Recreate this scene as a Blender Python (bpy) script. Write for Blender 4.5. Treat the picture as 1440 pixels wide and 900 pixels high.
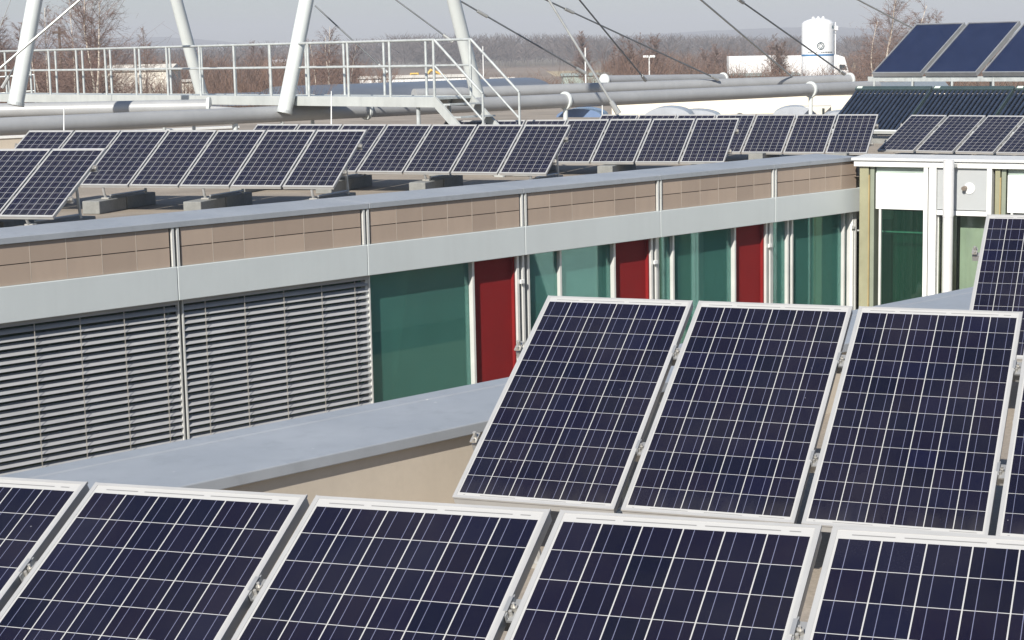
import bpy, math, random
from mathutils import Vector, Matrix
R_ = math.radians
random.seed(7)
for o in list(bpy.data.objects): bpy.data.objects.remove(o, do_unlink=True)
SC = bpy.context.scene
COL = SC.collection

# ------------------------------------------------------------------ camera
EYE = 6.0                                   # camera height over the ground
PITCH, ROLL, FPX = R_(8.38299741), R_(-1.18389852), 2591.986
FW = Vector((0, math.cos(PITCH), -math.sin(PITCH)))
UP0 = Vector((0, math.sin(PITCH), math.cos(PITCH)))
RT = math.cos(ROLL) * Vector((1, 0, 0)) + math.sin(ROLL) * UP0
UP = -math.sin(ROLL) * Vector((1, 0, 0)) + math.cos(ROLL) * UP0
cam_d = bpy.data.cameras.new('camera'); cam = bpy.data.objects.new('camera', cam_d); COL.objects.link(cam)
m = Matrix((RT, UP, -FW)).transposed().to_4x4(); m.translation = (0, 0, EYE)
cam.matrix_world = m
cam_d.sensor_width = 36; cam_d.lens = FPX / 1440 * 36
cam_d.clip_start = .1; cam_d.clip_end = 12000
SC.camera = cam

# ------------------------------------------------------------------ light
SUN_EL = R_(34)
SUN_H = Vector((-.40, -.917, 0)).normalized()          # horizontal direction towards the sun
w = bpy.data.worlds.new('World'); SC.world = w; w.use_nodes = True
nt = w.node_tree; bg = nt.nodes['Background']
sky = nt.nodes.new('ShaderNodeTexSky'); sky.sky_type = 'NISHITA'; sky.sun_disc = False
sky.sun_elevation = SUN_EL; sky.sun_rotation = math.atan2(SUN_H.x, SUN_H.y)
sky.air_density = 1.0; sky.dust_density = .7; sky.ozone_density = 4.0; sky.altitude = 100
nt.links.new(sky.outputs[0], bg.inputs[0]); bg.inputs[1].default_value = .075
sd = bpy.data.lights.new('sun', 'SUN'); so = bpy.data.objects.new('sun', sd); COL.objects.link(so)
sd.energy = 5.0; sd.angle = R_(.5); sd.color = (1, .94, .84)
dirn = SUN_H * math.cos(SUN_EL) + Vector((0, 0, math.sin(SUN_EL)))
so.rotation_euler = dirn.to_track_quat('Z', 'Y').to_euler(); so.location = (0, 0, 60)
SC.view_settings.view_transform = 'Standard'; SC.view_settings.look = 'None'
SC.view_settings.gamma = 1; SC.view_settings.exposure = .42
SC.render.engine = 'CYCLES'
SC.cycles.max_bounces = 8; SC.cycles.transparent_max_bounces = 12; SC.cycles.volume_bounces = 0
SC.cycles.caustics_reflective = False; SC.cycles.caustics_refractive = False

# ------------------------------------------------------------------ measuring helpers (photo pixel -> point in the place)
def ray(x, y): return FW + (x - 720) / FPX * RT - (y - 450) / FPX * UP
def at(x, y, d): return ray(x, y) * d + Vector((0, 0, EYE))           # point at depth d metres
def atz(x, y, z): q = ray(x, y); return q * (z / q.z) + Vector((0, 0, EYE))   # point z metres relative to eye height

# ------------------------------------------------------------------ mesh builder
class MB:
    def __init__(s): s.v = []; s.f = []
    def quad(s, *p):
        n = len(s.v); s.v += [Vector(q) for q in p]; s.f.append(tuple(range(n, n + len(p)))); return s
    def box(s, o, a, b, c):                     # corner and three edge vectors
        o, a, b, c = Vector(o), Vector(a), Vector(b), Vector(c)
        if a.cross(b).dot(c) < 0: a, b = b, a
        n = len(s.v)
        s.v += [o, o + a, o + a + b, o + b, o + c, o + a + c, o + a + b + c, o + b + c]
        for f in ((3, 2, 1, 0), (4, 5, 6, 7), (0, 1, 5, 4), (1, 2, 6, 5), (2, 3, 7, 6), (3, 0, 4, 7)): s.f.append(tuple(n + i for i in f))
        return s
    def cbox(s, x0, x1, y0, y1, z0, z1):
        return s.box((x0, y0, z0), (x1 - x0, 0, 0), (0, y1 - y0, 0), (0, 0, z1 - z0))
    def tube(s, p0, p1, r0, r1=None, n=10, caps=True):
        p0, p1 = Vector(p0), Vector(p1); r1 = r0 if r1 is None else r1
        d = (p1 - p0).normalized(); a = d.orthogonal().normalized(); b = d.cross(a)
        k = len(s.v)
        for p, r in ((p0, r0), (p1, r1)):
            for i in range(n):
                t = 2 * math.pi * i / n; s.v.append(p + a * (r * math.cos(t)) + b * (r * math.sin(t)))
        for i in range(n):
            j = (i + 1) % n; s.f.append((k + i, k + j, k + n + j, k + n + i))
        if caps: s.f.append(tuple(k + i for i in reversed(range(n)))); s.f.append(tuple(k + n + i for i in range(n)))
        return s
    def path(s, pts, rs, n=5):                  # smooth joined tube
        k = len(s.v); pts = [Vector(p) for p in pts]
        a = None
        for i, p in enumerate(pts):
            d = (pts[min(i + 1, len(pts) - 1)] - pts[max(i - 1, 0)]).normalized()
            a = d.orthogonal().normalized() if a is None else (a - d * a.dot(d)).normalized()
            b = d.cross(a)
            for j in range(n):
                t = 2 * math.pi * j / n; s.v.append(p + a * (rs[i] * math.cos(t)) + b * (rs[i] * math.sin(t)))
        for i in range(len(pts) - 1):
            for j in range(n):
                q = (j + 1) % n; s.f.append((k + i * n + j, k + i * n + q, k + (i + 1) * n + q, k + (i + 1) * n + j))
        s.f.append(tuple(k + i for i in reversed(range(n)))); s.f.append(tuple(k + (len(pts) - 1) * n + i for i in range(n)))
        return s
    def lathe(s, c, prof, n=32):                # vertical axis
        k = len(s.v); c = Vector(c)
        for r, z in prof:
            for j in range(n):
                t = 2 * math.pi * j / n; s.v.append(c + Vector((r * math.cos(t), r * math.sin(t), z)))
        for i in range(len(prof) - 1):
            for j in range(n):
                q = (j + 1) % n; s.f.append((k + i * n + j, k + i * n + q, k + (i + 1) * n + q, k + (i + 1) * n + j))
        s.f.append(tuple(k + i for i in reversed(range(n)))); s.f.append(tuple(k + (len(prof) - 1) * n + i for i in range(n)))
        return s
    def extrude(s, poly, vec):                  # planar polygon swept along vec
        vec = Vector(vec); poly = [Vector(p) for p in poly]; n = len(poly); k = len(s.v)
        nm = sum(((poly[i] - poly[0]).cross(poly[(i + 1) % n] - poly[0]) for i in range(n)), Vector())
        if nm.dot(vec) > 0: poly.reverse()
        s.v += poly + [p + vec for p in poly]
        s.f.append(tuple(range(k, k + n))); s.f.append(tuple(k + n + i for i in reversed(range(n))))
        for i in range(n):
            j = (i + 1) % n; s.f.append((k + j, k + i, k + n + i, k + n + j))
        return s
    def ribbon(s, p0, p1, w0, w1):              # a twig: thin tapering blade
        p0, p1 = Vector(p0), Vector(p1); d = p1 - p0
        a = d.cross(Vector((random.gauss(0, 1), random.gauss(0, 1), random.gauss(0, 1))))
        if a.length < 1e-6: a = d.orthogonal()
        a.normalize(); n = len(s.v)
        s.v += [p0 - a * w0 / 2, p0 + a * w0 / 2, p1 + a * w1 / 2, p1 - a * w1 / 2]; s.f.append((n, n + 1, n + 2, n + 3))

def root_inv(p):
    while p.parent: p = p.parent
    return p.matrix_basis.inverted()
def obj(name, mb, mat, parent=None, local=False, smooth=False, bevel=0):
    me = bpy.data.meshes.new(name)
    vs = mb.v
    o = bpy.data.objects.new(name, me)
    if parent is not None:
        if not local:
            M = root_inv(parent); vs = [M @ v for v in vs]
        o.parent = parent
    elif not local:                              # a one-mesh thing gets its origin at its own base
        c = Vector((sum(v.x for v in vs) / len(vs), sum(v.y for v in vs) / len(vs), min(v.z for v in vs)))
        vs = [v - c for v in vs]; o.location = c
    me.from_pydata([tuple(v) for v in vs], [], mb.f)
    me.materials.append(mat)
    if smooth:
        me.polygons.foreach_set('use_smooth', [True] * len(me.polygons))
        me.set_sharp_from_angle(angle=R_(40))
    me.update()
    if bevel:
        b = o.modifiers.new('bevel', 'BEVEL'); b.width = bevel; b.segments = 2; b.limit_method = 'ANGLE'; b.harden_normals = False
    COL.objects.link(o)
    return o
def tag(o, label=None, cat=None, group=None, kind=None):
    if label: o['label'] = label
    if cat: o['category'] = cat
    if group: o['group'] = group
    if kind: o['kind'] = kind
    return o
def thing(name, label, cat, loc=(0, 0, 0), group=None, matrix=None):
    o = bpy.data.objects.new(name, None); COL.objects.link(o)
    o.empty_display_size = .2
    if matrix is not None: o.matrix_world = matrix
    else: o.location = loc
    bpy.context.view_layer.update()
    return tag(o, label, cat, group)
def dup(o, parent=None):
    c = o.copy(); COL.objects.link(c)
    if parent is not None: c.parent = parent
    for ch in list(o.children): dup(ch, c)
    return c

# ------------------------------------------------------------------ materials
class NT:
    def __init__(s, name):
        s.m = bpy.data.materials.new(name); s.m.use_nodes = True
        s.t = s.m.node_tree; s.b = s.t.nodes['Principled BSDF']; s.out = s.t.nodes['Material Output']
    def n(s, typ, **kw):
        x = s.t.nodes.new(typ)
        for k, v in kw.items(): setattr(x, k, v)
        return x
    def l(s, a, b): s.t.links.new(a, b)
    def math(s, op, a, b=None, c=None):
        x = s.n('ShaderNodeMath', operation=op)
        for i, q in enumerate((a, b, c)):
            if q is None: continue
            if isinstance(q, (int, float)): x.inputs[i].default_value = q
            else: s.l(q, x.inputs[i])
        return x.outputs[0]
    def mix(s, f, a, b):
        x = s.n('ShaderNodeMix', data_type='RGBA')
        for i, q in ((0, f), (6, a), (7, b)):
            if isinstance(q, (int, float)): x.inputs[i].default_value = q
            elif isinstance(q, tuple): x.inputs[i].default_value = (*q, 1)
            else: s.l(q, x.inputs[i])
        return x.outputs[2]
    def noise(s, scale, detail=4, vec=None, rough=.55):
        x = s.n('ShaderNodeTexNoise'); x.inputs['Scale'].default_value = scale; x.inputs['Detail'].default_value = detail
        x.inputs['Roughness'].default_value = rough
        if vec is not None: s.l(vec, x.inputs['Vector'])
        return x.outputs[0]
    def ramp(s, f, p0, p1):
        x = s.n('ShaderNodeMapRange'); s.l(f, x.inputs[0]); x.inputs[1].default_value = p0; x.inputs[2].default_value = p1
        return x.outputs[0]
    def objco(s): return s.n('ShaderNodeTexCoord').outputs['Object']
    def scale(s, v, sc):
        x = s.n('ShaderNodeMapping'); s.l(v, x.inputs[0]); x.inputs['Scale'].default_value = sc; return x.outputs[0]
def mat(name, col, rough=.5, metal=0, spec=.5, var=.12, scale=3.0, streak=0, fine=0, bump=0, bscale=60, dirt=None, specks=0):
    """painted or rolled surface: large soft tone changes, optional vertical streaks and fine grain"""
    k = NT(name); co = k.objco()
    b = k.b; b.inputs['Roughness'].default_value = rough; b.inputs['Metallic'].default_value = metal
    b.inputs['Specular IOR Level'].default_value = spec
    c0 = tuple(x * (1 - var) for x in col); c1 = tuple(min(1, x * (1 + var)) for x in col)
    f = k.ramp(k.noise(scale, 5, co), .3, .7)
    c = k.mix(f, c0, c1)
    if streak:
        g = k.ramp(k.noise(9, 4, k.scale(co, (1, 1, .06))), .45, .8)
        c = k.mix(k.math('MULTIPLY', g, streak), c, dirt or tuple(x * .5 for x in col))
    if fine:
        g = k.noise(bscale, 3, co); c = k.mix(k.math('MULTIPLY', k.ramp(g, .35, .7), fine), c, tuple(x * .6 for x in col))
    if specks:                                # bird droppings and water spots
        v = k.n('ShaderNodeTexVoronoi'); v.inputs['Scale'].default_value = specks; k.l(co, v.inputs['Vector'])
        hit = k.math('MULTIPLY', k.math('LESS_THAN', v.outputs['Distance'], .05), k.math('GREATER_THAN', k.noise(3, 2, co), .52))
        c = k.mix(k.math('MULTIPLY', hit, .6), c, (.62, .62, .60))
        ring = k.ramp(k.noise(4.5, 6, co, .7), .56, .62)
        c = k.mix(k.math('MULTIPLY', ring, .16), c, tuple(x * .62 for x in col))
    k.l(c, b.inputs['Base Color'])
    k.l(k.math('ADD', k.math('MULTIPLY', f, .12), rough - .06), b.inputs['Roughness'])
    if bump:
        x = k.n('ShaderNodeBump'); x.inputs['Strength'].default_value = bump; x.inputs['Distance'].default_value = .01
        k.l(k.noise(bscale, 4, co), x.inputs['Height']); k.l(x.outputs[0], b.inputs['Normal'])
    return k.m

PW, PL, CELL = .80, 1.604, .127             # panel width, length, cell pitch
MX = (PW - 6 * CELL) / 2; MT = .048         # side and top margins outside the cells
def cell_material(name='solar_cells', wc=.0158, wr=.0103):
    k = NT(name); co = k.objco()
    sx = k.n('ShaderNodeSeparateXYZ'); k.l(co, sx.inputs[0])
    cx = k.math('DIVIDE', k.math('ADD', sx.outputs[0], PW / 2 - MX), CELL)
    cy = k.math('DIVIDE', k.math('SUBTRACT', PL - MT, sx.outputs[1]), CELL)
    fx = k.math('FRACT', cx); fy = k.math('FRACT', cy)
    dx = k.math('MINIMUM', fx, k.math('SUBTRACT', 1, fx)); dy = k.math('MINIMUM', fy, k.math('SUBTRACT', 1, fy))
    col = k.math('GREATER_THAN', dx, wc); row = k.math('GREATER_THAN', dy, wr)
    ins = k.math('MULTIPLY', k.math('MULTIPLY', k.math('GREATER_THAN', cx, 0), k.math('LESS_THAN', cx, 6)),
                 k.math('MULTIPLY', k.math('GREATER_THAN', cy, 0), k.math('LESS_THAN', cy, 12)))
    cellm = k.math('MULTIPLY', k.math('MULTIPLY', col, row), ins)
    b1 = k.math('LESS_THAN', k.math('ABSOLUTE', k.math('SUBTRACT', fx, .27)), .0085)
    b2 = k.math('LESS_THAN', k.math('ABSOLUTE', k.math('SUBTRACT', fx, .73)), .0085)
    bus = k.math('MULTIPLY', k.math('MAXIMUM', b1, b2), ins)
    # string ribbons lying in the white margin above the cells and below them
    tx = k.math('FRACT', k.math('DIVIDE', k.math('ADD', cx, .72), 2))
    rib = k.math('MULTIPLY', k.math('LESS_THAN', k.math('ABSOLUTE', k.math('ADD', cy, .135)), .018),
                 k.math('MULTIPLY', k.math('GREATER_THAN', tx, .1), k.math('MULTIPLY', k.math('GREATER_THAN', cx, .3), k.math('LESS_THAN', cx, 5.75))))
    rib2 = k.math('MULTIPLY', k.math('LESS_THAN', k.math('ABSOLUTE', k.math('SUBTRACT', cy, 12.09)), .014),
                  k.math('MULTIPLY', k.math('GREATER_THAN', k.math('FRACT', k.math('DIVIDE', k.math('ADD', cx, 1.72), 2)), .3), k.math('MULTIPLY', k.math('GREATER_THAN', cx, .2), k.math('LESS_THAN', cx, 5.8))))
    oi = k.n('ShaderNodeObjectInfo')
    cv = k.n('ShaderNodeCombineXYZ'); k.l(k.math('FLOOR', cx), cv.inputs[0]); k.l(k.math('FLOOR', cy), cv.inputs[1])
    k.l(k.math('MULTIPLY', oi.outputs['Random'], 97), cv.inputs[2])
    wn = k.n('ShaderNodeTexWhiteNoise'); k.l(cv.outputs[0], wn.inputs[0])
    vo = k.n('ShaderNodeTexVoronoi'); vo.inputs['Scale'].default_value = 70; k.l(co, vo.inputs['Vector'])
    c = k.mix(wn.outputs[0], (.0048, .0056, .0125), (.0105, .0112, .0255))
    w2 = k.n('ShaderNodeTexWhiteNoise', noise_dimensions='4D'); k.l(cv.outputs[0], w2.inputs[0]); w2.inputs[1].default_value = 3.7
    c = k.mix(k.math('MULTIPLY', w2.outputs[0], .6), c, (.0125, .0085, .0185))
    c = k.mix(k.math('MULTIPLY', k.ramp(wn.outputs[0], .9, 1), .5), c, (.005, .006, .028))
    c = k.mix(k.math('MULTIPLY', vo.outputs['Distance'], .5), c, (.006, .006, .02))
    c = k.mix(bus, c, (.15, .16, .24))
    c = k.mix(cellm, (.46, .46, .455), c)
    lin = k.math('MULTIPLY', k.math('SUBTRACT', 1, cellm), bus)
    c = k.mix(lin, c, (.30, .30, .32))
    c = k.mix(k.math('MAXIMUM', rib, rib2), c, (.22, .22, .22))
    # dried rain specks and a little dust
    sp = k.n('ShaderNodeTexVoronoi'); sp.inputs['Scale'].default_value = 9
    ov = k.n('ShaderNodeVectorMath', operation='ADD'); k.l(co, ov.inputs[0])
    of = k.n('ShaderNodeCombineXYZ'); k.l(k.math('MULTIPLY', oi.outputs['Random'], 31), of.inputs[0]); k.l(of.outputs[0], ov.inputs[1])
    k.l(ov.outputs[0], sp.inputs['Vector'])
    c = k.mix(k.math('MULTIPLY', k.math('LESS_THAN', sp.outputs['Distance'], .028), .35), c, (.4, .4, .42))
    dust = k.ramp(k.noise(2.2, 5, ov.outputs[0]), .4, .8)
    c = k.mix(k.math('MULTIPLY', dust, .02), c, (.5, .46, .4))
    foot = k.math('MULTIPLY', k.ramp(sx.outputs[1], .16, .012), k.ramp(k.noise(14, 5, k.scale(ov.outputs[0], (1, .25, 1))), .3, .75))
    c = k.mix(k.math('MULTIPLY', foot, .08), c, (.42, .39, .34))
    k.l(c, k.b.inputs['Base Color'])
    k.b.inputs['Roughness'].default_value = .12; k.b.inputs['Specular IOR Level'].default_value = .45
    k.l(k.math('ADD', k.math('MULTIPLY', dust, .1), .1), k.b.inputs['Roughness'])
    return k.m
def glass_material(name, tint, refl=1.0, film=0, fcol=(.2, .4, .36)):
    k = NT(name); k.t.nodes.remove(k.b)
    tr = k.n('ShaderNodeBsdfTransparent'); tr.inputs[0].default_value = (*tint, 1)
    gl = k.n('ShaderNodeBsdfGlossy'); gl.inputs['Roughness'].default_value = .02; gl.inputs[0].default_value = (.9, .95, .95, 1)
    fr = k.n('ShaderNodeFresnel'); fr.inputs[0].default_value = 1.5
    base = tr.outputs[0]
    if film:                                  # a thin printed or dusty film on the pane
        df = k.n('ShaderNodeBsdfDiffuse'); co = k.objco()
        k.l(k.mix(k.ramp(k.noise(1.3, 4, k.scale(co, (1, 1, .25))), .3, .7), tuple(x * .75 for x in fcol), fcol), df.inputs[0])
        m2 = k.n('ShaderNodeMixShader'); m2.inputs[0].default_value = film; k.l(tr.outputs[0], m2.inputs[1]); k.l(df.outputs[0], m2.inputs[2]); base = m2.outputs[0]
    mx = k.n('ShaderNodeMixShader'); k.l(k.math('MULTIPLY', fr.outputs[0], refl), mx.inputs[0]); k.l(base, mx.inputs[1]); k.l(gl.outputs[0], mx.inputs[2])
    k.l(mx.outputs[0], k.out.inputs[0]); return k.m
def tile_material():
    k = NT('tan_tile'); co = k.objco()
    ge = k.n('ShaderNodeNewGeometry')         # every tile has its own firing tone
    c = k.mix(ge.outputs['Random Per Island'], (.36, .28, .222), (.46, .36, .285))
    c = k.mix(k.math('MULTIPLY', k.ramp(k.noise(6, 5, k.scale(co, (1, 1, .2))), .4, .8), .25), c, (.29, .23, .19))
    k.l(c, k.b.inputs['Base Color']); k.b.inputs['Roughness'].default_value = .7
    return k.m
def bark_material():
    k = NT('birch_bark'); co = k.objco()
    f = k.ramp(k.noise(4, 4, k.scale(co, (1, 1, 3.5))), .55, .68)
    k.l(k.mix(f, (.70, .63, .54), (.14, .11, .09)), k.b.inputs['Base Color']); k.b.inputs['Roughness'].default_value = .85
    return k.m

M = dict(
    cells=cell_material(),
    cells_b=cell_material('solar_cells_wide_gap', .0225, .0165),
    alu=mat('anodised_aluminium', (.52, .52, .515), .36, .3, var=.05, scale=5),
    pale_metal=mat('pale_metal', (.76, .76, .77), .35, .15, var=.04),
    alu_side=mat('mill_aluminium', (.42, .43, .44), .4, .5, var=.08, scale=5),
    steel=mat('galvanised_steel', (.52, .55, .55), .45, .25, var=.14, scale=8, fine=.15, bscale=35),
    bolt=mat('zinc_bolt', (.62, .60, .56), .3, .6),
    coping=mat('zinc_coping', (.355, .38, .412), .45, .1, var=.08, scale=1.3, streak=.10, fine=.10, bscale=9, specks=5),
    coping_pale=mat('white_coping', (.62, .63, .63), .5, 0, var=.05),
    fascia=mat('grey_fascia', (.30, .33, .34), .45, .1, var=.05),
    band=mat('grey_metal_band', (.58, .625, .63), .42, 0, var=.03, scale=1.2, streak=.10, dirt=(.38, .40, .41)),
    tile=tile_material(),
    rib=mat('pale_joint', (.50, .43, .36), .8),
    joint=mat('dark_joint', (.09, .075, .065), .8),
    render=mat('beige_render', (.56, .495, .41), .85, var=.07, scale=1.2, streak=.18, fine=.1, bscale=30, dirt=(.42, .36, .29)),
    deck=mat('roof_gravel', (.33, .285, .235), .9, var=.22, scale=.7, fine=.5, bscale=45, bump=.4),
    white=mat('white_paint', (.78, .79, .78), .4, 0, var=.03),
    whitep=mat('white_panel', (.66, .68, .70), .45, 0, var=.03),
    blindw=mat('white_blind', (.82, .84, .82), .7, 0, var=.03),
    frame=mat('silver_frame', (.70, .71, .69), .35, .2, var=.06),
    red=mat('red_panel', (.21, .011, .012), .75, 0, spec=.15, var=.08, scale=2),
    slat=mat('blind_slat', (.41, .415, .425), .4, .1, var=.08, scale=2),
    tape=mat('blind_tape', (.42, .40, .36), .8),
    dark=mat('dark_interior', (.035, .045, .045), .8),
    screen=mat('pale_screen', (.50, .56, .52), .9, var=.10, scale=1.1, streak=.25),
    screen2=mat('cream_curtain', (.42, .46, .39), .9, var=.12, scale=2, streak=.4),
    olive=mat('olive_column', (.29, .285, .185), .6, var=.12, scale=3, streak=.3),
    glass=glass_material('teal_glass', (.63, .90, .85), .75, .24, (.16, .47, .41)),
    glass_dark=glass_material('dark_glass', (.52, .76, .66), .9, .06, (.10, .26, .2)),
    glass_pale=glass_material('pale_glass', (.86, .91, .87), .8),
    pipe=mat('ring_pipe_paint', (.36, .37, .38), .42, .1, var=.07, scale=1.5, streak=.1),
    beam=mat('beam_paint', (.45, .475, .47), .45, 0, var=.08, scale=2, streak=.2),
    mast=mat('mast_paint', (.60, .635, .63), .4, 0, var=.05, scale=2),
    cable=mat('steel_cable', (.16, .17, .18), .4, .4),
    rod=mat('pale_rod', (.40, .41, .405), .4, .3),
    block=mat('concrete_block', (.25, .255, .245), .9, var=.15, scale=4, fine=.35, bscale=30, bump=.3),
    vault=mat('blue_membrane', (.155, .175, .21), .35, .1, var=.10, scale=.8),
    dome=mat('skylight_dome', (.42, .45, .50), .2, 0, var=.1),
    domeblue=mat('blue_dome', (.16, .23, .38), .2, 0),
    greygreen=mat('grey_green_post', (.24, .27, .21), .5, var=.08, streak=.2),
    greyp=mat('pale_grey_panel', (.40, .42, .43), .5, 0, var=.03),
    cream=mat('cream_wall', (.80, .74, .63), .85, var=.04, scale=.4, streak=.06),
    absorber=None,
    header=mat('dark_header', (.055, .085, .09), .4, .2, var=.1),
    tube=mat('evacuated_tube', (.028, .040, .068), .12, 0, var=.25, scale=6),
    tubeback=mat('collector_back', (.06, .07, .085), .5, .2),
    clip=mat('pale_clip', (.62, .72, .62), .5),
    bark=bark_material(),
    twig=mat('birch_twigs', (.20, .135, .115), .9, var=.3, scale=.6),
    brown=mat('brown_bark', (.12, .095, .075), .9, var=.3, scale=1),
    scrub=mat('brown_scrub', (.155, .098, .074), .95, var=.4, scale=.25),
    wood=mat('far_wood_twigs', (.105, .085, .080), .95, var=.35, scale=.03),
    ground=mat('dry_grass', (.17, .135, .085), .95, var=.3, scale=.02, fine=.4, bscale=1.2),
    field=mat('ploughed_field', (.22, .165, .12), .95, var=.2, scale=.02),
    reed=mat('reed_strip', (.45, .36, .21), .95, var=.25, scale=.1),
    hill=mat('wooded_hill', (.075, .075, .075), 1, var=.35, scale=.012, fine=.5, bscale=.08),
    tank=mat('tank_white', (.80, .81, .82), .35, 0, var=.02),
    tankblue=mat('tank_blue', (.06, .20, .42), .4),
    ink=mat('dark_ink', (.05, .09, .11), .5),
    trailer=mat('trailer_white', (.80, .80, .80), .4, 0, var=.03),
    rubber=mat('tyre_rubber', (.02, .02, .02), .9),
    window=mat('vehicle_glass', (.02, .03, .035), .08),
    orange=mat('orange_paint', (.62, .23, .06), .5),
    yellow=mat('yellow_paint', (.66, .42, .07), .5),
    shed=mat('pale_shed_wall', (.74, .70, .62), .9, var=.15, scale=.6),
    shedroof=mat('pale_green_roof', (.36, .43, .39), .8, var=.1),
    gold=mat('brass_strip', (.46, .35, .17), .4, .3),
    vent=mat('vent_knob', (.22, .18, .15), .4, .4),
    pebble=mat('brown_pebbles', (.36, .26, .19), .9, var=.4, scale=7),
    chassis=mat('truck_chassis', (.05, .05, .055), .7),
)
def absorber():
    k = NT('blue_absorber'); co = k.objco()
    c = k.mix(k.ramp(k.noise(3, 4, co), .3, .7), (.012, .019, .052), (.017, .026, .066))
    k.l(c, k.b.inputs['Base Color']); k.b.inputs['Roughness'].default_value = .16; k.b.inputs['Specular IOR Level'].default_value = .5
    return k.m
M['absorber'] = absorber()

# ------------------------------------------------------------------ building axes
AZ = R_(44.5)
U = Vector((math.cos(AZ), math.sin(AZ), 0)); N = Vector((-math.sin(AZ), math.cos(AZ), 0))   # along the long facade, and away from it
Z = Vector((0, 0, 1))
def wp(s, d, z): return U * s + N * d + Z * (z + EYE)         # facade coordinates, z relative to the eye
def wb(mb, s0, s1, d0, d1, z0, z1): return mb.box(wp(s0, d0, z0), U * (s1 - s0), N * (d1 - d0), Z * (z1 - z0))
C2 = atz(1211, 222, -2.0)
TH = R_(-33)
E1 = Vector((math.cos(TH), math.sin(TH), 0)); NO = Vector((math.sin(TH), -math.cos(TH), 0))  # along the right facade, and out of it
def rp(t, d, z): p = C2 + E1 * t - NO * d; p.z = z + EYE; return p        # d = depth into the building
def rb(mb, t0, t1, d0, d1, z0, z1): return mb.box(rp(t0, d0, z0), E1 * (t1 - t0), -NO * (d1 - d0), Z * (z1 - z0))
ZG = -EYE

# ================================================================== LAND
g = MB().quad((-5000, -400, 0), (5000, -400, 0), (5000, 6000, 0), (-5000, 6000, 0))
tag(obj('ground', g, M['ground'], local=True), kind='structure')
def sheet(name, x0, x1, y0, y1, z, m):
    f = MB(); n = 14; pts = []
    for i in range(n + 1): pts.append((x0 + (x1 - x0) * i / n, y0 + random.uniform(-6, 6) * (y1 - y0) / 60, z))
    for i in range(n, -1, -1): pts.append((x0 + (x1 - x0) * i / n, y1 + random.uniform(-6, 6) * (y1 - y0) / 60, z))
    f.quad(*pts); return tag(obj(name, f, m, local=True), kind='structure')
sheet('field', -260, 420, 330, 640, .02, M['field'])
sheet('reed_strip', 10, 130, 385, 470, .04, M['reed'])
sheet('reed_strip', 85, 190, 400, 520, .06, M['reed'])
# wooded hills on the horizon
prof = [(-900, 66), (-500, 60), (-200, 64), (60, 60), (170, 53), (230, 52), (290, 56), (400, 66), (600, 68), (760, 62), (900, 49), (1000, 43), (1090, 39), (1170, 37), (1290, 45), (1500, 44), (1900, 50), (2600, 58)]
h = MB(); D = 2600; top = []
for i in range(len(prof) - 1):
    for q in range(10):
        t = q / 10; x = prof[i][0] * (1 - t) + prof[i + 1][0] * t; y = prof[i][1] * (1 - t) + prof[i + 1][1] * t
        p = at(x, y + random.uniform(-.35, .35), D); top.append(p)
k = len(top)
for p in top:
    h.v += [Vector((p.x * .72, D * .72, -.5)), Vector((p.x * .9, D * .9, max(2, p.z * .62))), p, Vector((p.x * 1.2, D * 1.25, -.5))]
for i in range(k - 1):
    for q in range(3): h.f.append((i * 4 + q, i * 4 + 4 + q, i * 4 + 5 + q, i * 4 + 1 + q))
tag(obj('hills', h, M['hill'], local=True, smooth=True), kind='structure')

# ---- far wood: bare trees too many to tell apart
fw = MB()
def far_tree(mb, p, ht, wd, n, tw):
    mb.ribbon(p, p + Vector((random.uniform(-.3, .3), 0, ht * .6)), tw * .8, tw * .4)
    for i in range(n):
        a = random.uniform(0, 6.28); zz = random.uniform(.15, .8); rr = wd * (.3 + .7 * math.sin(min(1, zz * 1.1) * math.pi)) * random.uniform(.2, 1.6)
        q = p + Vector((math.cos(a) * rr * .4, math.sin(a) * rr * .4, ht * zz))
        e = q + Vector((math.cos(a) * rr * .8, math.sin(a) * rr * .8, ht * random.uniform(.10, .30)))
        e.z = min(e.z, p.z + ht)
        mb.ribbon(q, e, tw, tw * .3)
topl = [(-300, 66), (0, 62), (120, 64), (250, 66), (330, 62), (420, 58), (520, 55), (560, 47), (640, 48), (740, 46), (840, 50), (960, 47), (1080, 52), (1200, 50), (1320, 48), (1500, 46), (1800, 48)]
def interp(tab, x):
    for (a, b), (c, d) in zip(tab, tab[1:]):
        if a <= x <= c: return b + (d - b) * (x - a) / (c - a)
    return tab[-1][1]
for i in range(1500):
    x = random.uniform(-260, 1760); d = random.uniform(560, 800)
    y = interp(topl, x) + random.gauss(0, 1.6) + (random.uniform(3, 12) if random.random() < .5 else 0)
    pt = at(x, y, d); ht = max(5, pt.z)
    far_tree(fw, Vector((pt.x, pt.y, 0)), ht, ht * random.uniform(.3, .5), 56, .2)
tag(obj('far_wood', fw, M['wood'], local=True), 'hazy grey brown bare wood along the far horizon', 'wood', kind='stuff')

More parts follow.
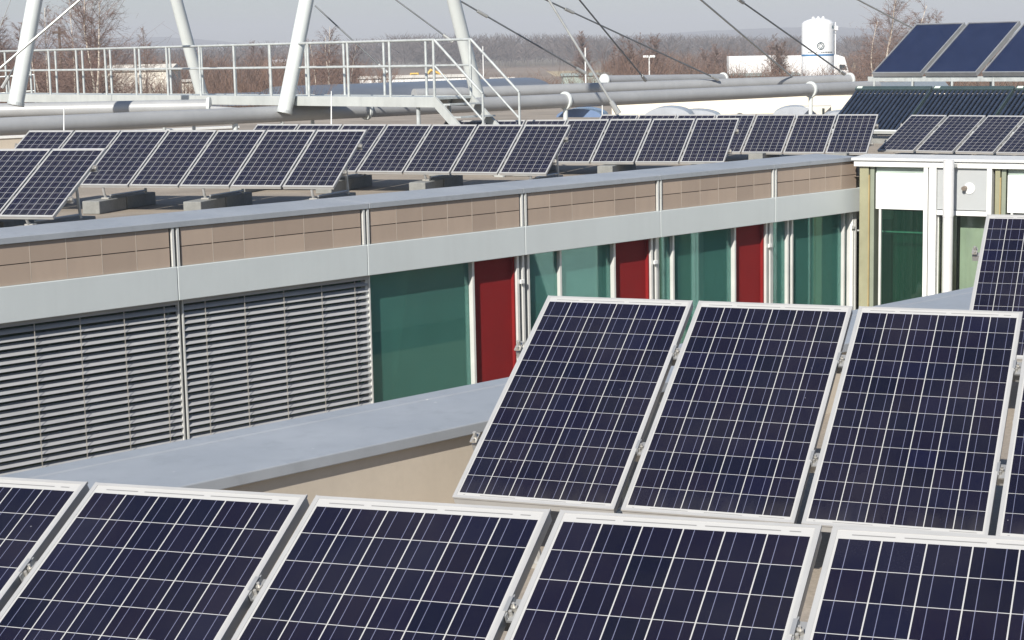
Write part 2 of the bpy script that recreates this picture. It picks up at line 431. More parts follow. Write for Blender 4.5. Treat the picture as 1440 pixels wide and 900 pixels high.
# ---- scrub in the middle distance
sb = MB()
def bush(mb, p, ht, n, tw, spread=.45):
    for i in range(n):
        a = random.uniform(0, 6.28); s = random.uniform(.1, spread)
        b0 = p + Vector((random.gauss(0, .25), random.gauss(0, .25), 0)) * ht * .3
        mid = b0 + Vector((math.cos(a) * s * .4, math.sin(a) * s * .4, .5)) * ht
        tip = mid + Vector((math.cos(a) * s * .6 + random.gauss(0, .08), math.sin(a) * s * .6 + random.gauss(0, .08), random.uniform(.25, .5))) * ht
        mb.ribbon(b0, mid, tw * 1.5, tw); mb.ribbon(mid, tip, tw, tw * .3)
        for q in range(4):
            t = random.random(); o = mid.lerp(tip, t) if random.random() < .6 else b0.lerp(mid, t)
            mb.ribbon(o, o + Vector((random.gauss(0, .12), random.gauss(0, .12), random.uniform(.08, .28))) * ht, tw * .6, tw * .2)
def scrub(x0, x1, ytab, d0, d1, n, stems, tw):
    for i in range(n):
        x = random.uniform(x0, x1); d = random.uniform(d0, d1); y = interp(ytab, x) + random.gauss(0, 3)
        p = at(x, y, d); bush(sb, Vector((p.x, p.y, 0)), max(1.2, p.z), stems, tw)
scrub(-120, 420, [(-200, 88), (60, 98), (110, 114), (250, 114), (295, 98), (500, 100)], 78, 125, 150, 20, .03)
scrub(400, 740, [(400, 93), (480, 98), (520, 118), (620, 121), (760, 119)], 90, 140, 50, 20, .035)
scrub(690, 860, [(690, 112), (780, 108), (860, 98)], 110, 160, 40, 16, .035)
scrub(860, 1180, [(860, 80), (910, 76), (960, 96), (1040, 94), (1100, 96), (1200, 100)], 110, 160, 100, 18, .035)
scrub(1160, 1500, [(1160, 96), (1230, 104), (1300, 92), (1500, 86)], 90, 140, 60, 16, .035)
scrub(-160, 420, [(-200, 92), (150, 84), (280, 80), (500, 86)], 180, 260, 130, 22, .07)
scrub(330, 560, [(330, 84), (450, 80), (560, 96)], 200, 260, 40, 20, .07)
scrub(1000, 1500, [(1000, 70), (1090, 66), (1150, 80), (1300, 70), (1500, 64)], 285, 340, 110, 20, .09)
scrub(850, 1010, [(850, 84), (930, 74), (1010, 82)], 260, 330, 50, 20, .09)
tag(obj('scrub', sb, M['scrub'], local=True), 'reddish brown leafless scrub growing between the roofs and the fields', 'scrub', kind='stuff')

# ---- single bare trees
def bare_tree(name, label, x, ytop, d, stems, mt, mc, r=.11, wid=.2, twigs=260, lean=.1, group='bare trees beyond the roofs', seed=1, tw=.011):
    random.seed(seed)
    top = at(x, ytop, d); base = Vector((top.x, top.y, 0)); ht = top.z
    t = thing(name, label, 'tree', base, group)
    tk = MB(); cr = MB()
    for s in range(stems):
        a = random.uniform(0, 6.28) if stems > 1 else random.uniform(0, 6.28)
        ln = lean * (1 if stems > 1 else .3)
        hh = ht * random.uniform(.82, 1) if s else ht
        pts = []; rs = []; off = Vector((math.cos(a) * .12 * stems ** .5, math.sin(a) * .12 * stems ** .5, 0))
        wob = Vector((0, 0, 0))
        for q in range(9):
            f = q / 8; wob += Vector((random.gauss(0, .012), random.gauss(0, .012), 0)) * ht
            pts.append(base + off + Vector((math.cos(a) * ln * hh * f * (1.2 - .4 * f), math.sin(a) * ln * hh * f * .5, hh * f)) + wob * f)
            rs.append(max(.012, r * (1 - f) ** .8))
        tk.path(pts, rs, 6)
        for b in range(int(twigs / 3.6)):
            f = random.uniform(.28, .98); i = min(7, int(f * 8)); p = pts[i].lerp(pts[i + 1], f * 8 - i)
            aa = random.uniform(0, 6.28); L = ht * wid * (1.15 - f) * random.uniform(.6, 1.2)
            e = p + Vector((math.cos(aa) * L, math.sin(aa) * L, L * random.uniform(.6, 1.5)))
            cr.ribbon(p, e, tw * 1.8, tw)
            for q in range(12):
                u = random.uniform(.25, 1); o = p.lerp(e, u); l2 = L * random.uniform(.25, .6)
                v = Vector((math.cos(aa) * .5 + random.gauss(0, .6), math.sin(aa) * .5 + random.gauss(0, .6), random.uniform(-.25, .9)))
                e2 = o + v * l2; cr.ribbon(o, e2, tw, tw * .5)
                for _ in range(3):
                    o2 = o.lerp(e2, random.random()); cr.ribbon(o2, o2 + Vector((random.gauss(0, .3), random.gauss(0, .3), random.uniform(-.5, .3))) * l2, tw * .7, tw * .35)
    obj('trunk', tk, mt, t, smooth=True); obj('crown', cr, mc, t)
    return t
bt = bare_tree
bt('birch_tree', 'tall white stemmed birch behind the railing, left of the second mast', 122, -40, 75, 2, M['bark'], M['twig'], .10, .27, 380, .05, seed=3)
bt('birch_tree', 'slender pale birch beside the tall one, just left of it', 108, -15, 78, 1, M['bark'], M['twig'], .07, .26, 260, .05, seed=5)
bt('birch_tree', 'twin pale birch stems just right of the leftmost mast', 56, 10, 80, 2, M['bark'], M['twig'], .06, .26, 260, .04, seed=8)
bt('bare_tree', 'purple brown bare tree behind the leftmost mast', 24, 25, 92, 3, M['brown'], M['twig'], .09, .22, 420, .1, seed=11)
bt('bare_tree', 'wispy bare tree thinning out right of the tall birch', 158, 28, 86, 2, M['brown'], M['twig'], .06, .22, 260, .08, seed=12)
bt('bare_tree', 'small bare tree top between the tall birch and the second mast', 200, 36, 110, 2, M['brown'], M['twig'], .06, .2, 200, .08, seed=13)
bt('birch_tree', 'pale forked birch behind the railing, right of the third mast', 444, 38, 90, 2, M['bark'], M['twig'], .06, .22, 260, .12, seed=14)
bt('birch_tree', 'leaning pale birch, rightmost behind the long railing', 462, 58, 92, 2, M['bark'], M['twig'], .05, .24, 200, .16, seed=15)
bt('bare_tree', 'spreading bare tree in the field between the two middle masts', 362, 58, 240, 2, M['brown'], M['twig'], .12, .26, 300, .12, seed=16, tw=.024)
bt('bare_tree', 'bare tree standing left of the dark crossing cables', 826, 44, 210, 2, M['brown'], M['twig'], .12, .2, 260, .08, seed=17, tw=.03)
bt('bare_tree', 'upright thin stemmed bare tree where the dark cables cross', 872, 50, 140, 5, M['brown'], M['twig'], .07, .16, 190, .12, seed=18, tw=.02)
bt('bare_tree', 'broad brown bare tree right of the crossing cables', 908, 46, 150, 6, M['brown'], M['twig'], .08, .17, 200, .14, seed=19, tw=.02)
bt('bare_tree', 'thin dark bare tree left of the white trailer', 1000, 62, 200, 2, M['brown'], M['twig'], .10, .22, 260, .1, seed=20, tw=.03)
bt('bare_tree', 'dark bare tree standing in front of the gap between the white trailers', 1098, 58, 190, 2, M['brown'], M['scrub'], .14, .18, 320, .06, seed=21, tw=.03)
bt('bare_tree', 'slim dark bare tree left of the gap between the trailers', 1083, 48, 205, 1, M['brown'], M['twig'], .10, .18, 200, .05, seed=22, tw=.03)
bt('birch_tree', 'tall white birch left of the blue flat collectors', 1246, -25, 82, 1, M['bark'], M['twig'], .10, .26, 420, .05, seed=24)
bt('birch_tree', 'white birch leaning right behind the first flat collector', 1262, 8, 84, 1, M['bark'], M['twig'], .08, .26, 320, .5, seed=31)
bt('birch_tree', 'white birch leaning left beside the tall one near the collectors', 1224, 30, 82, 1, M['bark'], M['twig'], .07, .24, 220, -.6, seed=26)
bt('bare_tree', 'faint bare treetop showing above the second flat collector', 1322, 14, 110, 3, M['brown'], M['twig'], .08, .2, 240, .1, seed=27)
random.seed(41)

# ================================================================== FAR THINGS
def block_shed(name, label, x0, x1, y, d, depth, mw, mr, cat='shed', rise=.5):
    a = at(x0, y, d); b = at(x1, y, d); zt = (a.z + b.z) / 2
    a.z = b.z = 0; t = thing(name, label, cat, (a + b) / 2)
    e = b - a; nn = Vector((0, depth, 0))
    obj('wall', MB().box(a, e, nn, Z * (zt - rise)), mw, t)
    o = a + Z * (zt - rise + .003) - e.normalized() * .2 - Vector((0, .2, 0)); e2 = e + e.normalized() * .4
    obj('roof', MB().extrude([o, o + nn * .5 + Vector((0, .2, rise)), o + nn + Vector((0, .4, 0))], e2), mr, t)
block_shed('pale_shed', 'pale weathered shed half hidden by scrub behind the long railing', 140, 236, 91, 150, 6, M['shed'], M['shed'])
block_shed('low_shed', 'long low white shed beyond the stair end of the railing', 505, 662, 106, 215, 6, M['trailer'], M['shed'], rise=.3)
block_shed('green_shed', 'low pale green shed in the field beyond the grey pipes', 792, 858, 103, 220, 8, M['shedroof'], M['shedroof'], rise=.3)
block_shed('green_shed', 'long pale green low building in front of the white trailers', 1036, 1126, 103, 215, 8, M['shedroof'], M['shedroof'], rise=.3)
block_shed('greenhouse', 'small whitish greenhouse far off left of the third mast', 378, 404, 84, 330, 8, M['shed'], M['trailer'])
block_shed('low_shed', 'small pale low shed in the scrub left of the second mast', 246, 276, 112, 160, 4, M['shed'], M['shed'], rise=.2)
block_shed('low_shed', 'small cream shed beyond the field right of the fourth mast', 690, 722, 109, 260, 5, M['trailer'], M['shed'], rise=.3)
# excavator
p = at(575, 111, 250); p.z = 0
t = thing('excavator', 'small orange and yellow excavator working beyond the railing', 'excavator', p)
k = MB()
for s in (-1, 1): k.cbox(p.x - 1.9, p.x + 1.5, p.y + s * 1.0 - .25, p.y + s * 1.0 + .25, 0, .8)
obj('track', k, M['chassis'], t, bevel=.2)
obj('body', MB().cbox(p.x - 2.0, p.x + .2, p.y - 1.2, p.y + 1.2, .85, 2.1), M['orange'], t, bevel=.1)
c = obj('cab', MB().cbox(p.x + .22, p.x + 1.4, p.y - 1.1, p.y + .2, .85, 3.0), M['yellow'], t, bevel=.08)
obj('window', MB().cbox(p.x + .35, p.x + 1.25, p.y - 1.13, p.y - 1.103, 1.7, 2.8), M['window'], c)
obj('boom', MB().path([(p.x + 1.3, p.y + .6, 1.4), (p.x + 3.0, p.y + .6, 3.3), (p.x + 4.6, p.y + .6, 2.6), (p.x + 5.2, p.y + .6, 1.0)], [.22, .24, .2, .14], 6), M['yellow'], t)
obj('bucket', MB().cbox(p.x + 4.7, p.x + 5.5, p.y + .1, p.y + 1.1, .3, 1.0), M['chassis'], t, bevel=.1)
# white trailers
def trailer(label, x0, x1, ytop, d, cab=False):
    a = at(x0, ytop, d); b = at(x1, ytop, d); ht = (a.z + b.z) / 2; x0, x1, yy = a.x, b.x, a.y
    t = thing('truck' if cab else 'semi_trailer', label, 'truck' if cab else 'trailer', ((x0 + x1) / 2, yy + 1.3, 0), 'white trailers by the tank')
    xb = x1 - 2.2 if cab else x1
    obj('cargo_box', MB().cbox(x0, xb, yy, yy + 2.6, ht - 2.95, ht), M['trailer'], t, bevel=.06)
    obj('chassis', MB().cbox(x0 + .3, x1 - .2, yy + .5, yy + 2.1, .75, ht - 2.953), M['chassis'], t)
    for wx in ([x0 + 1.2, x0 + 2.5, x1 - 1.4] if cab else [x0 + 1.2, x0 + 2.5]):
        obj('wheel', MB().tube((wx, yy + .1, .5), (wx, yy + 2.5, .5), .5, n=18), M['rubber'], t, smooth=True)
    if cab:
        c = MB().extrude([(xb + .15, yy + .05, .8), (x1, yy + .05, .8), (x1 + .05, yy + .05, 1.9), (x1 - .5, yy + .05, ht - .35), (xb + .5, yy + .05, ht + .02), (xb + .15, yy + .05, ht + .02)], (0, 2.5, 0))
        c = obj('cab', c, M['trailer'], t, bevel=.08)
        obj('window', MB().extrude([(x1 - 1.25, yy + .02, 2.0), (x1 - .12, yy + .02, 2.0), (x1 - .48, yy + .02, 2.75), (x1 - 1.25, yy + .02, 2.75)], (0, .027, 0)), M['window'], c)
trailer('long white box trailer parked left of the tall white tank', 1025, 1092, 78.5, 262)
trailer('white box truck with dark cab window, parked behind the tall white tank', 1102, 1193, 77.5, 262, True)
# tank
d = 150; c = at(1150, 100, d); c.z = 0; r = 22.6 / FPX * d; zt = at(1150, 28.5, d).z
t = thing('storage_tank', 'tall white cylindrical tank with blue stripe and round emblem', 'tank', c)
prof = [(r, .9), (r, zt - .35), (r * .97, zt - .22), (r * .82, zt - .05), (r * .5, zt + .10), (r * .15, zt + .16), (.01, zt + .17)]
obj('shell', MB().lathe(c, prof, 40), M['tank'], t, smooth=True)
zs = at(1150, 77, d).z
obj('stripe', MB().lathe(c, [(r + .004, zs - .09), (r + .012, zs - .09), (r + .012, zs + .05), (r + .004, zs + .05)], 40), M['tankblue'], t)
for a in range(4):
    q = c + Vector((math.cos(a * 1.57 + .8), math.sin(a * 1.57 + .8), 0)) * r * .8
    obj('leg', MB().tube(q, q + Z * .95, .12), M['tank'], t)
for dx in (-.42, -.02, .38):
    obj('valve', MB().lathe(c + Vector((dx, -.25, 0)), [(.12, zt + .02), (.12, zt + .2), (.08, zt + .27), (.02, zt + .28)], 12), M['tank'], t, smooth=True)
def on_tank(px, py, lift=.01):
    q = at(px, py, d); x = max(-r * .98, min(r * .98, q.x - c.x)); return Vector((c.x + x, c.y - math.sqrt(r * r - x * x) - lift, q.z))
em = MB(); pts = [on_tank(1149.3 + 4.7 * math.cos(i / 24 * 6.2832), 64.5 + 4.7 * math.sin(i / 24 * 6.2832), .03) for i in range(25)]
for a, b in zip(pts, pts[1:]): em.tube(a, b, .035, n=6)
pts = [on_tank(1149.3 + dx, 64.5 + dy, .03) for dx, dy in ((-3.2, 0), (0, -3.4), (3.2, 0), (0, 3.4), (-3.2, 0))]
for a, b in zip(pts, pts[1:]): em.tube(a, b, .022, n=6)
obj('emblem', em, M['ink'], t)
tx = MB()
for a, b in ((1132.5, 1135), (1135.6, 1138.5), (1143, 1145.2), (1150, 1151.5), (1152.2, 1155), (1155.6, 1159), (1159.6, 1163), (1163.6, 1167)):
    p0 = on_tank(a, 73.2, .02); p1 = on_tank(b, 73.2, .02); tx.box(p0 - Z * .03, p1 - p0, Vector((0, -.012, 0)), Z * .06)
obj('small_lettering', tx, M['cable'], t)
q = on_tank(1166.5, 38.5, .02); a = MB()
a.box(q + Vector((-.07, 0, -.11)), (.05, 0, 0), (0, -.02, 0), (.05, 0, .24)); a.box(q + Vector((.06, 0, -.11)), (.05, 0, 0), (0, -.02, 0), (-.05, 0, .24)); a.box(q + Vector((-.05, 0, -.03)), (.13, 0, 0), (0, -.024, 0), (0, 0, .04))
obj('letter_mark', a, M['ink'], t)
q = c + Vector((r + .08, -.2, 0)); pm = MB().tube(q + Z * 1.0, q + Z * (zt - .2), .05)
obj('riser_pipe', pm, M['tank'], t); obj('valve_box', MB().cbox(q.x - .1, q.x + .2, q.y - .15, q.y + .15, zt - .85, zt - .5), M['tank'], t, bevel=.04)
# poles
def pole(name, label, x, y0, d, r, m, cross=None, cat='pole'):
    b = at(x, y0, d); tp = b.copy(); b = Vector((b.x, b.y, 0))
    t = thing(name, label, cat, b); obj('shaft', MB().tube(b, tp, r, r * .7, 8), m, t)
    if cross: obj('crossarm', MB().cbox(b.x - cross, b.x + cross, b.y - .06 - r, b.y + .06 - r, tp.z - .45, tp.z - .3), m, t)
    return t, b, tp
pole('utility_pole', 'grey wooden utility pole with crossarm between the birches at left', 82.7, 38, 130, .13, M['brown'], .45)
pole('flag_pole', 'thin white pole right of the fourth mast beside the stair railing', 679, 65, 120, .05, M['white'])
pole('flag_pole', 'thin white pole behind the pale crossing rod', 823, 67, 110, .06, M['white'])
t, b, tp = pole('street_lamp', 'white street lamp leaning among the brown trees beyond the pipes', 913, 80, 120, .06, M['white'], cat='street lamp')
for dx in (-.22, .2): obj('lamp_head', MB().cbox(tp.x + dx - .18, tp.x + dx + .18, tp.y - .12, tp.y + .12, tp.z - .06, tp.z + .1), M['white'], t, bevel=.04)

# ================================================================== FAR ROOF: the ring beam, masts, cables
def flange(pt, d, r, parent, n=24):
    d = d.normalized(); obj('flange', MB().tube(pt - d * .035, pt + d * .035, r, n=n), M['mast'], parent, smooth=True, bevel=.01)
def ring_pipe(label, p0, p1, r, flanges=(), ext0=0, ext1=0):
    d = p1 - p0; a = p0 - d * ext0; b = p1 + d * ext1
    mid = (a + b) / 2; t = thing('ring_pipe', label, 'pipe', (mid.x, mid.y, mid.z - r), 'grey steel pipes across the far roof')
    obj('pipe_body', MB().tube(a, b, r, n=28), M['pipe'], t, smooth=True)
    for f in flanges: flange(p0 + d * f, d, r * 1.32, t)
    return t
def onpix(p0, p1, x):          # parameter along p0-p1 where it passes photo column x
    lo, hi = -1., 2.
    f = lambda q: (lambda v: 720 + FPX * v.dot(RT) / v.dot(FW))(p0 + (p1 - p0) * q - Vector((0, 0, EYE)))
    for _ in range(50):
        mmm = (lo + hi) / 2
        if f(mmm) < x: lo = mmm
        else: hi = mmm
    return (lo + hi) / 2
A0 = atz(0, 178, -1.25); A1 = atz(1140, 126, -1.25)
fl = [onpix(A0, A1, x) for x in (515, 795, 1140)]
T1 = ring_pipe('longest grey steel pipe crossing the whole far roof behind the panels', A0, A1, .165, fl, .4, .12)
for x in (795, 1140, 330, 60):
    q = A0 + (A1 - A0) * onpix(A0, A1, x); s = MB()
    s.tube(q + Z * -.14, (q.x, q.y, EYE - .72 - .95 + -.7), .06, .05, 10)
    obj('support_post', s, M['mast'], T1, smooth=True)
B0 = at(-40, 156.5, 39.5); B1 = at(294, 150, 39.5)
ring_pipe('grey steel pipe at far left, ending in a white flange', B0, B1, .16, (1.0,), .2)
B2 = at(388, 158.5, 38.6); ring_pipe('thin grey pipe leading from a flange to the foot of third mast', at(297, 153, 39.4), B2, .06)
G0 = atz(720, 129, -1.18); G1 = atz(1195, 112.5, -1.18)
ring_pipe('upper grey pipe lying just behind the long one at right', G0, G1, .17, (1.0,), .25, 0)
H0 = at(850, 113, 56); H1 = at(1017, 110.5, 60)
ring_pipe('short grey pipe length with two white flanged ends', H0, H1, .15, (0, 1))
# masts
def mast(label, x0, y0, x1, y1, d0, d1, r, dia_top=None):
    a = at(x0, y0, d0); b = at(x1, y1, d1); t = thing('mast', label, 'mast', a, 'inclined tubular masts')
    top = a + (b - a) * 4.0
    obj('tube', MB().tube(a, top, r, r * .92, 28), M['mast'], t, smooth=True)
    obj('foot_plate', MB().tube(a - (b - a).normalized() * .02, a + (b - a).normalized() * .05, r * 1.08, n=24), M['steel'], t)
    return t
mast('leftmost white mast leaning right, standing on the grey pipe', 22, 147, 49, 0, 36.5, 36.5, .155)
mast('second mast from left, leaning left behind the railing', 284, 134, 248, 0, 47, 46, .155)
mast('third mast from left, bright white, leaning right before the railing', 400, 158, 431, 0, 38.2, 38.2, .155)
mast('fourth mast from left, leaning left behind the stair railing', 673, 141, 638, 0, 43, 42, .16)
# cables and rods
def cable(label, x0, y0, d0, x1, y1, d1, r, m, ext0=0, ext1=0, sleeve=None, name='stay_cable'):
    a = at(x0, y0, d0); b = at(x1, y1, d1); d = b - a; a2 = a - d * ext0; b2 = b + d * ext1
    t = thing(name, label, 'cable', b2, 'stay cables and rods')
    obj('strand', MB().tube(a2, b2, r, n=8), m, t, smooth=True)
    if sleeve is not None:
        q = a + d * sleeve; u = d.normalized(); obj('turnbuckle', MB().tube(q - u * .16, q + u * .16, r * 2.2, n=10), M['rod'], t, smooth=True)
    if ext1 == 0:
        u = d.normalized(); obj('end_fork', MB().tube(b - u * .3, b, r * 2.0, r * 2.4, 8), M['rod'], t, smooth=True)
cable('thick grey rod rising to the right across the leftmost mast', 112, 0, 31, 0, 96, 31, .021, M['rod'], 1.5, 1.2, name='stay_rod')
cable('thin wire at the extreme upper left corner', 15, 0, 40, 0, 38, 40, .009, M['rod'], 3, 1.5)
cable('short dark cable behind the foot of the leftmost mast', 24, 88, 42, 3, 124, 42, .02, M['cable'], .5, .0)
cable('dark cable running down right from the third mast behind the railing', 443, 8, 46, 545, 102, 46, .019, M['cable'], .0, .0)
cable('dark cable coming down right to the fourth mast', 557, 0, 46, 637, 59, 46, .019, M['cable'], 3, .0)
cable('long dark cable descending right from the fourth mast to the white pole', 645, 0, 46, 823, 103, 48, .021, M['cable'], 2, 0, .18)
cable('bright pale rod slanting down to the roof behind the middle panels', 772, 0, 38, 870, 160, 38, .026, M['rod'], 2, 0, name='stay_rod')
cable('dark cable with turnbuckle crossing behind the pale rod', 768, 0, 50, 1010, 112, 54, .022, M['cable'], 1.5, 0, .125)
cable('dark cable falling steeply to the pipe where two cables cross', 815, 0, 48, 908, 113, 52, .022, M['cable'], 2, 0)
cable('thick grey cable descending to the pipe before the white trailers', 986, 0, 50, 1122, 115, 56, .028, M['rod'], 1.5, 0)
cable('dark cable passing across the white tank down to the pipe', 1040, 0, 50, 1187, 104, 56, .024, M['cable'], 1.5, 0, .01)
cable('grey cable at upper right ending behind the flat collectors', 1207, 0, 50, 1284, 40, 52, .024, M['rod'], 2, .3)
# lightning rods
def rod(label, x, y0, y1, d):
    p = at(x, y1, d); q = at(x, y0, d); tag(obj('lightning_rod', MB().tube(p, q, .014, .009, 8), M['white']), label, 'lightning rod', 'thin white rods on the roof')
rod('thin white rod standing behind the leftmost panels', 90, 150, 186, 33)
rod('thin white rod right of the third mast foot', 466, 128, 176, 35.5)
rod('thin white rod at the foot of the pale slanting rod', 847, 148, 168, 41)

# vaulted roofs and skylights behind the ring beam
def vault(name, label, p0, p1, wdt, hgt, m, cat, n=12, grp=None):
    d = p1 - p0; side = d.cross(Z).normalized(); poly = []
    for i in range(n + 1):
        a = math.pi * i / n; poly.append(p0 + side * (math.cos(a) * wdt / 2) + Z * (math.sin(a) * hgt))
    o = obj(name, MB().extrude(poly, d), m, smooth=True); return tag(o, label, cat, grp)
q0 = atz(415, 152, -2.2); q1 = atz(735, 135, -2.2)
vault('vaulted_roof', 'blue grey curved membrane roof behind the stair railing', atz(395, 146, -2.3), atz(740, 131, -2.3), 4.2, .80, M['vault'], 'roof', grp='curved roofs behind the pipes')
vault('vaulted_roof', 'low blue grey curved roof behind the middle of the railing', atz(250, 150, -2.3), atz(420, 145, -2.3), 3.2, .55, M['vault'], 'roof', grp='curved roofs behind the pipes')
def sky_dome(label, x0, x1, y, ytop, d, m, grp='roof skylights'):
    a = at(x0, y, d); b = at(x1, y, d); hh = (y - ytop) / FPX * d; n = 14; poly = []
    e = b - a
    for i in range(n + 1): poly.append(a + e * (.5 - .5 * math.cos(math.pi * i / n)) + Z * (hh * math.sin(math.pi * i / n)))
    s = obj('skylight', MB().extrude(poly, Vector((.25, 1.5, 0))), m, smooth=True); tag(s, label, 'skylight', grp)
sky_dome('blue domed skylight beside the flanged pipe support', 782, 846, 165, 153, 44, M['domeblue'])
sky_dome('pale grey domed skylight before the left end of cream wall', 905, 972, 166, 151, 47, M['dome'])
sky_dome('low grey domed skylight, third from left before the cream wall', 945, 1010, 165, 155, 50, M['dome'])
sky_dome('wide grey domed skylight at the middle of the cream wall', 1085, 1150, 166, 150, 50, M['dome'])
sky_dome('grey domed skylight partly hidden by the tube collectors', 1158, 1215, 166, 157, 46, M['dome'])
a = at(1118, 150.5, 50.5); b = at(1169, 150, 50.5)
t = thing('vent_box', 'grey rectangular vent box beside the wide domed skylight', 'vent', (a.x, a.y, EYE - 2.35))
obj('housing', MB().box((a.x, a.y, EYE - 2.35), (b.x - a.x, b.y - a.y, 0), (.2, 1.2, 0), Z * (a.z - EYE + 2.35)), M['shed'], t, bevel=.02)
obj('slot', MB().box((b.x - .25, b.y - .02, a.z - .3), (.06, 0, 0), (0, .018, 0), (0, 0, .25)), M['dark'], t)

# cream building behind
a = at(860, 135, 62); b = at(1330, 124, 62); a.z = b.z = EYE - 1.7
t = thing('cream_hall', 'cream plain hall wall behind the grey pipes at right', 'building', ((a.x + b.x) / 2, a.y, 0))
e = b - a
obj('wall', MB().box((a.x, a.y, 0), e, (2, 9, 0), Z * (EYE - 1.72)), M['cream'], t)
obj('roof_edge', MB().box((a.x - .1, a.y - .1, EYE - 1.717), e + e.normalized() * .2, (2, 9.2, 0), Z * .14), M['fascia'], t)
# low parapet along the far edge of the roof
a = atz(-60, 196, -1.95); b = atz(336, 178.5, -1.95); e = b - a; dn = Vector((-e.y, e.x, 0)).normalized()
t = thing('low_parapet', 'low beige parapet with white capping behind the leftmost panels', 'wall', ((a.x + b.x) / 2, (a.y + b.y) / 2, EYE - 2.35))
obj('wall', MB().box((a.x, a.y, EYE - 2.4), e, dn * .2, Z * .42), M['render'], t)
obj('capping', MB().box(Vector((a.x, a.y, EYE - 1.978)) - dn * .03, e, dn * .26, Z * .06), M['white'], t)

# gangway with railing and stair
P0 = ray(104, 67.3) * 44.4; P1 = ray(609, 58.5) * 35.0
gu = Vector((P1.x - P0.x, P1.y - P0.y, 0)).normalized(); gn = Vector((-gu.y, gu.x, 0))
ZF, ZR = EYE - .90, EYE + .19
def gp(s, w_, z): return Vector((P1.x, P1.y, 0)) + gu * s + gn * w_ + Z * z
LEN = 21.5; WD = 1.0
t = thing('gangway', 'galvanised steel gangway with railings and a stair over the pipes', 'gangway', gp(-LEN / 2, 0, EYE - 2.35))
obj('deck', MB().box(gp(-LEN, .06, ZF - .04), gu * LEN, gn * (WD - .12), Z * .04), M['steel'], t)
for w_ in (0, WD - .06):
    obj('edge_beam', MB().box(gp(-LEN, w_, ZF - .19), gu * LEN, gn * .06, Z * .2), M['beam'], t, bevel=.006)
sp = 1.305
for side, w_ in ((0, .03), (1, WD - .03)):
    rl = MB().tube(gp(-LEN, w_, ZR), gp(0, w_, ZR), .026, n=10); obj('top_rail', rl, M['steel'], t, smooth=True)
    obj('middle_rail', MB().tube(gp(-LEN, w_, (ZR + ZF) / 2 + .05), gp(0, w_, (ZR + ZF) / 2 + .05), .02, n=10), M['steel'], t, smooth=True)
    for i in range(17):
        obj('railing_post', MB().tube(gp(-i * sp - .03, w_, ZF - .15), gp(-i * sp - .03, w_, ZR), .028, n=10), M['steel'], t, smooth=True)
RUN, DROP = 1.85, 1.42
for w_ in (.0, WD - .05):
    obj('stair_stringer', MB().extrude([gp(0.003, w_, ZF + .02), gp(0.003, w_, ZF - .2), gp(RUN, w_, ZF - DROP - .2), gp(RUN, w_, ZF - DROP + .02)], gn * .05), M['beam'], t)
for i in range(6):
    s = .12 + i * .3; obj('stair_tread', MB().box(gp(s, .053, ZF - .03 - (i + .5) * DROP / 6), gu * .26, gn * (WD - .106), Z * .03), M['steel'], t)
for w_ in (.03, WD - .03):
    s1 = 1.32; zz = -DROP * s1 / RUN
    obj('stair_rail', MB().tube(gp(0, w_, ZR), gp(s1, w_, ZR + zz), .025, n=10), M['steel'], t, smooth=True)
    obj('stair_middle_rail', MB().tube(gp(0, w_, (ZR + ZF) / 2 + .05), gp(s1, w_, (ZR + ZF) / 2 + .05 + zz), .02, n=10), M['steel'], t, smooth=True)
    obj('railing_post', MB().tube(gp(s1, w_, ZR + zz), gp(s1, w_, ZF + zz - .1), .024, n=10), M['steel'], t, smooth=True)
for s in (-LEN + 1, -14, -9.5, -5, -.6):
    for w_ in (.1, WD - .1):
        obj('stilt', MB().tube(gp(s, w_, EYE - 2.35), gp(s, w_, ZF - .05), .04, n=10), M['steel'], t)
# short railing at the far left edge
a = at(-60, 112, 52); b = at(48, 105, 52); t = thing('low_railing', 'short low railing at far left behind the leftmost mast', 'railing', (a.x, a.y, EYE - 2.0))
obj('top_rail', MB().tube(a, b, .02, n=8), M['steel'], t)
obj('middle_rail', MB().tube(a - Z * .45, b - Z * .45, .016, n=8), M['steel'], t)
for i in range(4):
    q = a.lerp(b, i / 3); obj('railing_post', MB().tube(q, q - Z * 1.0, .022, n=8), M['steel'], t)

# ================================================================== OFFICE WING WITH THE LONG FACADE
base = wp(16, 24, ZG)
W1 = thing('office_wing', 'long office wing with tan tiles, grey band, green glass and red panels', 'building', base)
SL, SE = 2.0, 27.14                        # facade from far left (out of frame) to the inner corner
JO = [SL + .0, 6.75, 9.76, 12.77, 15.80, 18.78, 21.77, 24.70, SE]
pd = MB()
pts = [wp(-14, 19.6, -2.35), C2 + N * .8 + U * .1, rp(16, .6, -2.35), Vector((40, 86, 0)), Vector((-4, 88, 0)), Vector((-13, 60, 0)), Vector((-30, 40, 0))]
for p in pts: p.z = EYE - 2.35
pd.quad(*pts)
obj('roof_deck', pd, M['deck'], W1)
def coping_prof(s0, s1):                   # sloped sheet metal coping
    sec = [(18.80, -2.0), (18.80, -2.075), (18.825, -2.075), (18.90, -2.05), (19.60, -2.03), (19.60, -2.10), (19.68, -2.10), (19.68, -1.97)]
    return MB().extrude([wp(s0, d_, z_) for d_, z_ in sec], U * (s1 - s0))
cs = [SL, 9.2, 15.85, 18.76, 21.76, 24.66, 27.06]
for a, b in zip(cs, cs[1:]): obj('coping', coping_prof(a + .003, b - .003), M['coping'], W1, bevel=.006)
obj('parapet_core', wb(MB(), SL, SE + .25, 18.95, 19.58, -2.6, -2.053), M['render'], W1)
